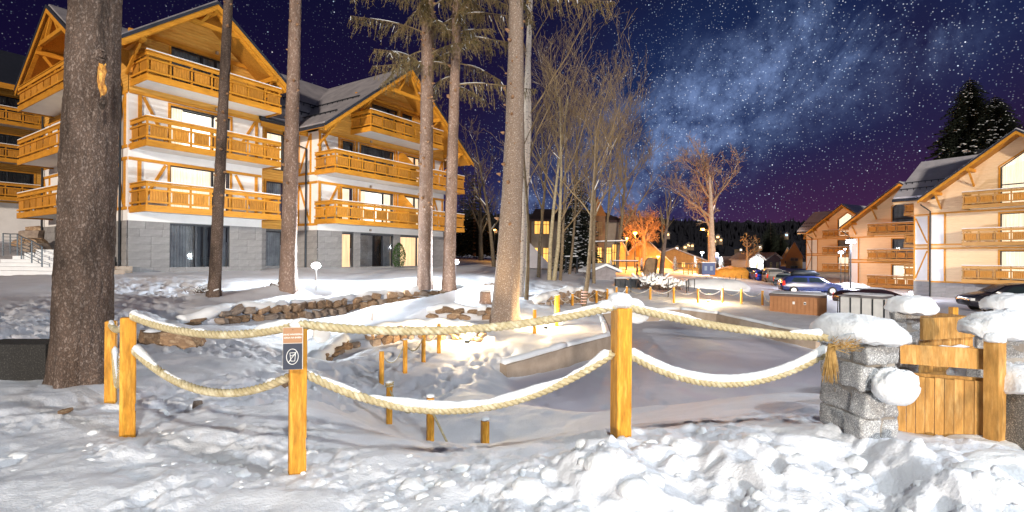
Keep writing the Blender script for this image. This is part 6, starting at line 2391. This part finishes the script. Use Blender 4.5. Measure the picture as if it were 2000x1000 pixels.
# ------------------------------------------------------------------ village
def simple_house(px, py, D, w, d, h, hr, rz, label, wmat, wins=(), cat='house', name='house', chimney=False, rmat=None, litmat=LITY):
    b = P(px, py, D)
    root = empty(name, b, rz, label, cat)
    m = MB(); m.box(-w / 2, w / 2, 0, d, -1, h)
    m.prism([(-w / 2, 0, h), (w / 2, 0, h), (0, 0, h + hr)], (0, d, 0))
    m.build('wall', wmat, root)
    r_ = MB()
    e = .35
    for s_ in (-1, 1):
        pts = [(s_ * (w / 2 + e), -e, h - e * hr / (w / 2) + .02), (0, -e, h + hr + .04), (0, d + e, h + hr + .04), (s_ * (w / 2 + e), d + e, h - e * hr / (w / 2) + .02)]
        if s_ > 0:
            pts = [pts[1], pts[0], pts[3], pts[2]]
        r_.poly([(x, y, z + .18) for x, y, z in pts], .18)
    rf = r_.build('roof', rmat or SNOWROOF, root)
    if chimney:
        m = MB(); m.box(.4, 1.0, d * .4, d * .4 + .7, h + hr * .5, h + hr + .9); m.build('chimney', CONC, rf)
    for (x, z, ww, hh) in wins:
        m = MB()
        m.box(x - ww / 2, x + ww / 2, -.04, -.005, z, z + .06); m.box(x - ww / 2, x + ww / 2, -.04, -.005, z + hh - .06, z + hh)
        m.box(x - ww / 2, x - ww / 2 + .06, -.04, -.005, z + .06, z + hh - .06); m.box(x + ww / 2 - .06, x + ww / 2, -.04, -.005, z + .06, z + hh - .06)
        m.box(x - .035, x + .035, -.045, -.01, z + .06, z + hh - .06); m.box(x - ww / 2 + .06, x + ww / 2 - .06, -.042, -.012, z + hh * .62, z + hh * .62 + .06)
        f = m.build('window', pm('white_frame', (.5, .4, .25)), root)
        m = MB(); m.quad((x - ww / 2 + .05, -.012, z + .05), (x + ww / 2 - .05, -.012, z + .05), (x + ww / 2 - .05, -.012, z + hh - .05), (x - ww / 2 + .05, -.012, z + hh - .05)); m.build('pane', litmat, f)
    return root


# town house with lit windows among the trees
th = empty('town_house', P(1112, 540, 62), .10, 'large pale town house with yellow lit windows behind the bare trees', 'house')
tw_ = pm('cream_render', (.20, .17, .14), (.15, .125, .10), 1, .9)
m = MB(); m.box(-4.7, 6.2, 0, 10, -1, 6.9); m.build('wall', tw_, th)
m = MB(); m.poly([(-5, -.4, 6.9), (6.5, -.4, 6.9), (5, 4.5, 8.6), (-3.6, 4.5, 8.6)], .25); m.build('roof', pm('dark_tiles', (.05, .03, .03), (.03, .02, .02), 6, .9), th)
m = MB(); m.box(2.9, 4.3, -.5, 2, -1, 7.4); m.build('tower', pm('tower_render', (.22, .12, .06), (.16, .08, .04), 1, .9), th)
m = MB(); m._a([(2.8, -.6, 7.4), (4.4, -.6, 7.4), (4.4, 2.1, 7.4), (2.8, 2.1, 7.4), (3.6, .7, 9.9)], [(0, 1, 4), (1, 2, 4), (2, 3, 4), (3, 0, 4), (3, 2, 1, 0)]); m.build('tower_roof', pm('orange_roof', (.35, .14, .04)), th)
for (x, z, ww, hh) in ((-3.9, 5.1, .95, 1.9), (-2.9, 5.1, .8, 1.9), (-3.9, 1.6, .95, 1.9), (-2.9, 1.6, .8, 1.9), (-.6, 1.6, .6, 1.6), (.8, 1.6, .7, 1.6), (1.9, 1.6, .7, 1.6), (3.6, 1.6, .6, 2.0), (4.9, 1.6, .7, 2.0), (5.6, 1.4, .6, 2.6), (3.6, 5.0, .6, 1.6)):
    yb = -.5 if 2.9 < x < 4.3 else 0
    m = MB(); m.box(x - ww / 2, x + ww / 2, yb - .05, yb - .005, z, z + .07); m.box(x - ww / 2, x + ww / 2, yb - .05, yb - .005, z + hh - .07, z + hh)
    m.box(x - ww / 2, x - ww / 2 + .07, yb - .05, yb - .005, z + .07, z + hh - .07); m.box(x + ww / 2 - .07, x + ww / 2, yb - .05, yb - .005, z + .07, z + hh - .07)
    m.box(x - .03, x + .03, yb - .055, yb - .01, z + .07, z + hh - .07)
    m.box(x - ww / 2 + .07, x + ww / 2 - .07, yb - .052, yb - .012, z + hh * .6, z + hh * .6 + .06)
    f = m.build('window', pm('brown_frame', (.3, .2, .08)), th)
    if z != 5.0:
        m = MB(); m.quad((x - ww / 2 + .06, yb - .013, z + .06), (x + ww / 2 - .06, yb - .013, z + .06), (x + ww / 2 - .06, yb - .013, z + hh - .06), (x - ww / 2 + .06, yb - .013, z + hh - .06)); m.build('pane', LITY, f)
# grey tent shaped roof
b = P(1043, 524, 50)
m = MB(); m.prism([(-1.6, 0, 0), (1.9, 0, 0), (-.9, 0, 3.0)], (0, 3.5, 0))
o = m.build('grey_tent', pm('grey_canvas', (.34, .33, .36), (.28, .27, .30), 1, .8), None, loc=b); tag(o, 'grey ridge tent beside the birch trunk', 'tent')

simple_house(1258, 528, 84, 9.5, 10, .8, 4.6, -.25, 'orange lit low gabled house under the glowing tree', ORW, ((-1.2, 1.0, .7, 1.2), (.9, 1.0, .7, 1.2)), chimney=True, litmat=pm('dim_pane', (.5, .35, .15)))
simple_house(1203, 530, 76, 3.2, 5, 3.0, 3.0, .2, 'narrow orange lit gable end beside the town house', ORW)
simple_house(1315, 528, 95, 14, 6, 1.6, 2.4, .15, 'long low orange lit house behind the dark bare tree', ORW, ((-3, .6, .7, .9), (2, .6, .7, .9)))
simple_house(1440, 530, 105, 4.6, 5, 1.6, 1.3, .5, 'dim brown barn left of the small bare tree', pm('barn_boards', (.16, .10, .07), (.10, .06, .045), 2, .9))
simple_house(1478, 530, 92, 2.9, 5, 2.2, 1.0, .25, 'pale gabled village house behind the distant lamp', pm('blue_white', (.62, .66, .72)), ((0, .5, .4, 1.2),), litmat=FRAME)
simple_house(1512, 530, 100, 3.6, 4, 2.6, .9, .5, 'dark barrel roofed house behind the car row', pm('dark_render', (.12, .09, .11)), ((-1.0, .6, .6, 1.2), (1.0, .6, .6, 1.2)), litmat=FRAME)
simple_house(1551, 530, 118, 3.4, 4, 3.6, 3.2, -.5, 'small white and larch gabled chalet left of the farthest big one', pm('larch_small', (.50, .27, .10)), ((0, 2.4, 1.6, .8), (0, .4, 1.6, .9)), litmat=FRAME)
simple_house(1538, 530, 132, 3.2, 3, 3.2, 2.9, -.5, 'smaller larch gable peeking out behind the small gabled chalet', pm('larch_small', (.50, .27, .10)), ((0, 2.0, 1.4, .8),), litmat=FRAME)
# hillside lights of far houses
for i, (px, py, c) in enumerate(((1402, 462, 0), (1396, 470, 0), (1408, 468, 0), (1345, 478, 0), (1338, 482, 0), (1352, 479, 0), (1304, 457, 0), (1322, 484, 1), (1447, 487, 1), (1485, 482, 1), (1536, 458, 2))):
    p = P(px, py, 170)
    h_ = simple_house(px, py + 4, 170, 1.5, 2, 1.0, .5, .2 * (i % 3), 'far lit hillside house ' + ('under the tall orange lamp right of the pale trunk', 'lowest left in the cluster right of the pale trunk', 'rightmost in the cluster right of the pale trunk', 'in the middle of the orange group left of the white lamps', 'leftmost of the orange group left of the white lamps', 'rightmost of the orange group left of the white lamps', 'alone between the dark tree and the pale tree', 'with white light beside the orange house roof', 'left above the small bare tree', 'right above the small bare tree', 'with a blue light by the farthest timber chalet')[i], pm('far_wall', (.2, .15, .1)), ((0, .15, 1.0, .7),), litmat=(LAMPO, lampmat('far_white', (1, .9, .8), 3), lampmat('far_blue', (.1, .4, 1), 3))[c] if c else lampmat('far_orange', (1, .5, .12), 4), rmat=DARKROOF)

# shed with snowy roof
sh = simple_house(1180, 549, 38, 1.9, 1.6, .75, .35, .25, 'small grey shed with a snowy lid roof beside the leaning dark tree', pm('grey_boards', (.30, .28, .29), (.2, .18, .19), 3, .8), cat='shed', name='small_shed', rmat=SNOW)
# swing frames
def swing(px, py, D, label, w=2.2, h=1.9, rz=0.0):
    b = P(px, py, D); root = empty('swing_frame', b, rz, label, 'swing', 'dark playground frames')
    for s_ in (-1, 1):
        for k in (-1, 1):
            m = MB(); m.tube([(s_ * w / 2 + k * .15, k * .5, -.2), (s_ * w / 2 - k * .0, 0, h)], .05, 6); m.build('leg', METAL, root)
    m = MB(); m.tube([(-w / 2 - .2, 0, h), (w / 2 + .2, 0, h)], .05, 6); m.build('cross_bar', METAL, root)
    s = MB(); s.tube([(-w / 2 - .1, 0, h + .06), (w / 2 + .1, 0, h + .06)], .05, 6); s.build('snow_line', SNOW, root)
    m = MB()
    for x in (-.3, .1):
        m.tube([(x, 0, h), (x, 0, .5)], .015, 4)
    m.box(-.35, .15, -.1, .1, .45, .5); m.build('seat', METAL, root)


swing(1116, 530, 46, 'dark playground frame before the snow dotted fir', 1.0, 1.3)
swing(1222, 536, 50, 'dark playground frame right of the small shed', 2.4, 1.3, .2)
bp_ = P(1220, 522, 44)
g_ = empty('football_goal', P(1222, 535, 56), .0, 'tall orange lit pole with a snow covered cross bar over the shed', 'pole')
m = MB(); m.tube([(0, 0, 0), (0, 0, 3.6)], .05, 6); m.build('pole', pm('orange_pole', (.5, .3, .1)), g_)
m = MB(); m.tube([(-3.9, 0, 3.45), (0, 0, 3.6)], .05, 6); m.build('cross_bar', METAL, g_)
m = MB(); m.tube([(-3.9, 0, 3.53), (-2, 0, 3.62), (0, 0, 3.68)], .07, 6); m.build('snow_line', SNOW, g_)
# stone slab
m = MB(); m.prism([(-.75, 0, 0), (.75, 0, 0), (.95, 0, 1.9), (-.05, 0, 2.0), (-.3, 0, 1.7)], (0, .35, 0))
o = m.build('standing_stone', pm('brown_stone', (.28, .19, .11), (.18, .12, .07), 2, .9, .03, 6), None, loc=P(1268, 539, 55)); tag(o, 'tall rough standing stone slab on the orange lit green', 'stone')
m = MB(); m.tube([(0, 0, -.1), (.3, 0, .5), (.8, 0, .1)], [.4, .5, .3], 7, jit=.2)
o = m.build('boulder', ROCK, None, loc=P(1257, 539, 55)); tag(o, 'dark boulder leaning on the standing stone slab', 'boulder')
# kiosks
k_ = empty('kiosk', P(1353, 536, 58), .05, 'open wooden market stall with slatted yellow lit sides', 'market stall')
for x in (-1.05, -.5, 0, .5, 1.05):
    m = MB(); m.box(x - .04, x + .04, 0, .08, 0, 1.15); m.build('post', POSTW, k_)
for z in (.12, .34, .56):
    m = MB(); m.box(-1.0, 1.0, .085, .11, z, z + .11); m.build('slat', POSTW, k_)
m = MB(); m.box(-1.15, 1.15, -.2, 1.6, 1.16, 1.24); m.build('roof', DARKROOF, k_)
point('stall_light', (0, .8, .9), 60, (1, .6, .2), .1, k_)
k_ = empty('kiosk', P(1384, 537, 57), -.05, 'blue grey closed kiosk with snow on its flat roof', 'kiosk')
bl = pm('blue_kiosk', (.10, .13, .25))
m = MB(); m.box(-.72, .72, 0, 1.6, 0, 1.35); m.build('wall', bl, k_)
m = MB(); m.box(-.8, .8, -.1, 1.7, 1.36, 1.44); m.build('roof', SNOW, k_)
for x in (-.32, .3):
    m = MB(); m.box(x - .14, x + .14, -.03, -.004, .5, 1.0); m.build('window', pm('kiosk_pane', (.3, .36, .45), rough=.2), k_)
# the lit A on the kiosk right of the pale tree
m = MB(); m.tube([(-.35, 0, 0), (0, 0, 1.0)], .04, 6); m.tube([(.05, 0, 1.0), (.5, 0, 0)], .04, 6)
o = m.build('light_strip', lampmat('blue_strip', (.15, .3, 1), 3), None, loc=P(1400, 512, 62)); tag(o, 'blue white slanting light strips under the right white lamp', 'light strip')
# snow pile, with the orange lamp light put into its colour
p = P(1425, 540, 62)
o = snow_blob('orange_snow_pile', None, (p.x, p.y, p.z - .2), (5.2, 3, 2.6), 77, n=20, droop=.5, amp=.2)
o.data.materials[0] = pm('orange_lit_snow', (.60, .30, .05), (.45, .2, .03), 3, .7)
tag(o, 'yellow orange lit snow pile beside the black estate car', 'slide')
point('pile_light', (p.x - 1, p.y - 4, p.z + 3.5), 260, (1, .55, .15), .3)

# snow covered shrubs / heap with dark fence behind the far posts
r2 = random.Random(3)
for i, (px, py, D, w, h) in enumerate(((1236, 556, 33, 2.2, .55), (1278, 558, 31, 1.8, .95), (1305, 560, 31, 2.0, .7), (1395, 556, 37, 5.0, 1.0))):
    p = P(px, py + 6, D)
    if i == 3:
        o = snow_blob('snow_mound', None, (p.x, p.y, p.z - .1), (w, 2.2, h * 1.6), 81, n=20, droop=.5)
        tag(o, 'smooth snow mound behind the thin dark posts', 'snow mound'); continue
    if i == 0:
        root = empty('dark_trough', p, 0, 'dark low trough topped with snow behind the far post row', 'trough')
        for k in range(7):
            m = MB(); m.box(-w / 2 + k * w / 7 + .01, -w / 2 + (k + 1) * w / 7 - .01, 0, .5, 0, h); m.build('board', METAL, root)
        snow_blob('snow_cap', root, (0, .25, h + .05), (w * 1.05, .7, .25), 4, n=12)
        continue
    m = MB(); s = MB()
    for k in range(160):
        a = r2.uniform(0, 2 * PI); x0 = r2.gauss(0, w * .2)
        L = r2.uniform(.3, 1) * h
        q = [(x0, r2.gauss(0, .2), 0), (x0 + math.cos(a) * L * .3, 0, L * .7), (x0 + math.cos(a) * L * .7, math.sin(a) * .3, L * r2.uniform(.7, 1.1))]
        m.tube(q, [.02, .015, .008], 3)
        if r2.random() < .55:
            s.tube([q[1], q[2]], [.05, .07], 5)
    o = m.build('shrub', BARK, None, loc=p); tag(o, ('', 'dark snow laden shrub behind the post standing alone', 'snow laden shrub right of the dark one')[i], 'shrub', 'snowy shrubs behind the far posts')
    s.build('branch_snow', SNOW, o, True)['kind'] = 'stuff'
# thin dark metal posts of the mesh fence
FM = empty('mesh_fence', P(1341, 562, 33), 0, 'row of thin dark metal posts round the playground', 'fence')
o0 = FM.location
q0 = None
for i, (px, pt, pb, D) in enumerate([(1341, 549, 566, 31)] + [(1345 + k * 11.5, 545 - k * .9 + (k % 3), 562 - k * 1.3, 32 + k * 3.0) for k in range(10)]):
    a, b = P(px, pt, D), P(px, pb, D)
    m = MB(); m.tube([b - o0 - Vector((0, 0, .2)), a - o0], .03, 5); m.build('post', METAL, FM)
for i, (px, pt, pb, D) in enumerate(((1232, 542, 572, 30), (1305, 545, 580, 28))):
    a, b = P(px, pt, D), P(px, pb, D)
    m = MB(); m.tube([(0, 0, 0), (0, 0, a.z - b.z)], .03, 6); q = m.build('metal_post', METAL, None, loc=b); tag(q, ('single dark metal post behind the fifth far wooden post', 'single dark metal post between two lone wooden posts behind the pond')[i], 'post')

# ------------------------------------------------------------------ left edge: block, steps, railing
a, b = P(-60, 752, 6.2), P(82, 752, 6.2)
tz = P(40, 674, 6.2).z
m = MB(); m.box(0, b.x - a.x, 0, .45, -.3, tz - a.z)
o = m.build('stone_block', pm('dark_concrete', (.045, .043, .04), (.02, .02, .02), 60, .9, .006, 60, c3=(.08, .075, .07)), None, loc=a); tag(o, 'dark rough concrete block at the left edge beside the thick trunk', 'concrete block')
o.rotation_euler = (0, 0, .05)
p = P(238, 538, 23.0)
m = MB(); m.box(-.30, .30, -.3, .3, -.3, .42)
o = m.build('planter_block', CONC, None, loc=p); o.rotation_euler = (0, 0, ANG); tag(o, 'small square concrete block at the foot of the downpipe on the nearest chalet corner', 'concrete block')
p = P(222, 541, 22.3)
m = MB(); m.box(-.30, .30, -.3, .3, -.3, .32)
o = m.build('planter_block', CONC, None, loc=p); o.rotation_euler = (0, 0, ANG); tag(o, 'lower dark concrete block between the thick trunk and the chalet corner', 'concrete block')
# steps
st = empty('garden_steps', P(40, 530, 22), -.2, 'snowy steps climbing behind the thick trunk at the left', 'steps')
for k in range(7):
    m = MB(); m.box(-3.4, 2.6 - k * .15, k * .5, k * .5 + .52, -.6, .02 + k * .16)
    m.build('step', SNOW, st)
rl = empty('stair_railing', P(90, 528, 22), 0, 'blue grey metal railing beside the snowy steps', 'railing')
RAILM = pm('railing_metal', (.16, .20, .24), rough=.4, metal=.4)
o1 = rl.location
pp = [(6, 456, 500, 26.5), (20, 457, 496, 26), (34, 457, 500, 25), (42, 462, 506, 24.4), (62, 470, 516, 23.4), (82, 482, 526, 22.6)]
for (px, t_, b_, D) in pp:
    m = MB(); m.tube([P(px, b_, D) - o1, P(px, t_, D) - o1], .03, 6); m.build('post', RAILM, rl)
for k in range(6):
    m = MB()
    q = [P(px, t_ + (b_ - t_) * (k / 6.5), D) - o1 for (px, t_, b_, D) in pp]
    m.tube(q, .028 if k == 0 else .014, 5)
    m.build('rail', RAILM, rl)
# stone retaining edge between the steps and the hotel wing
for i, (px, py, D, s) in enumerate(((66, 462, 30, (1.2, .8, .7)), (60, 474, 28, (1.4, .9, .5)), (74, 452, 31, (1.0, .7, .6)), (70, 484, 26, (1.1, .8, .5)))):
    o = bpy.data.objects.new('boulder', RM[i]); COL.objects.link(o); o.location = P(px, py, D); o.scale = s
    tag(o, ('brown boulder beside the top of the metal railing', 'flat boulder behind the metal railing', 'highest boulder against the hotel wing wall', 'lowest boulder behind the end of the metal railing')[i], 'boulder')
# little stick in the creek
o = MB().tube([(0, 0, -.1), (.01, 0, .5)], .02, 5).build('wooden_stake', GATEW, None, loc=P(726, 640, 17.5)); tag(o, 'thin wooden stake standing in the snow between the stone walls', 'stake')
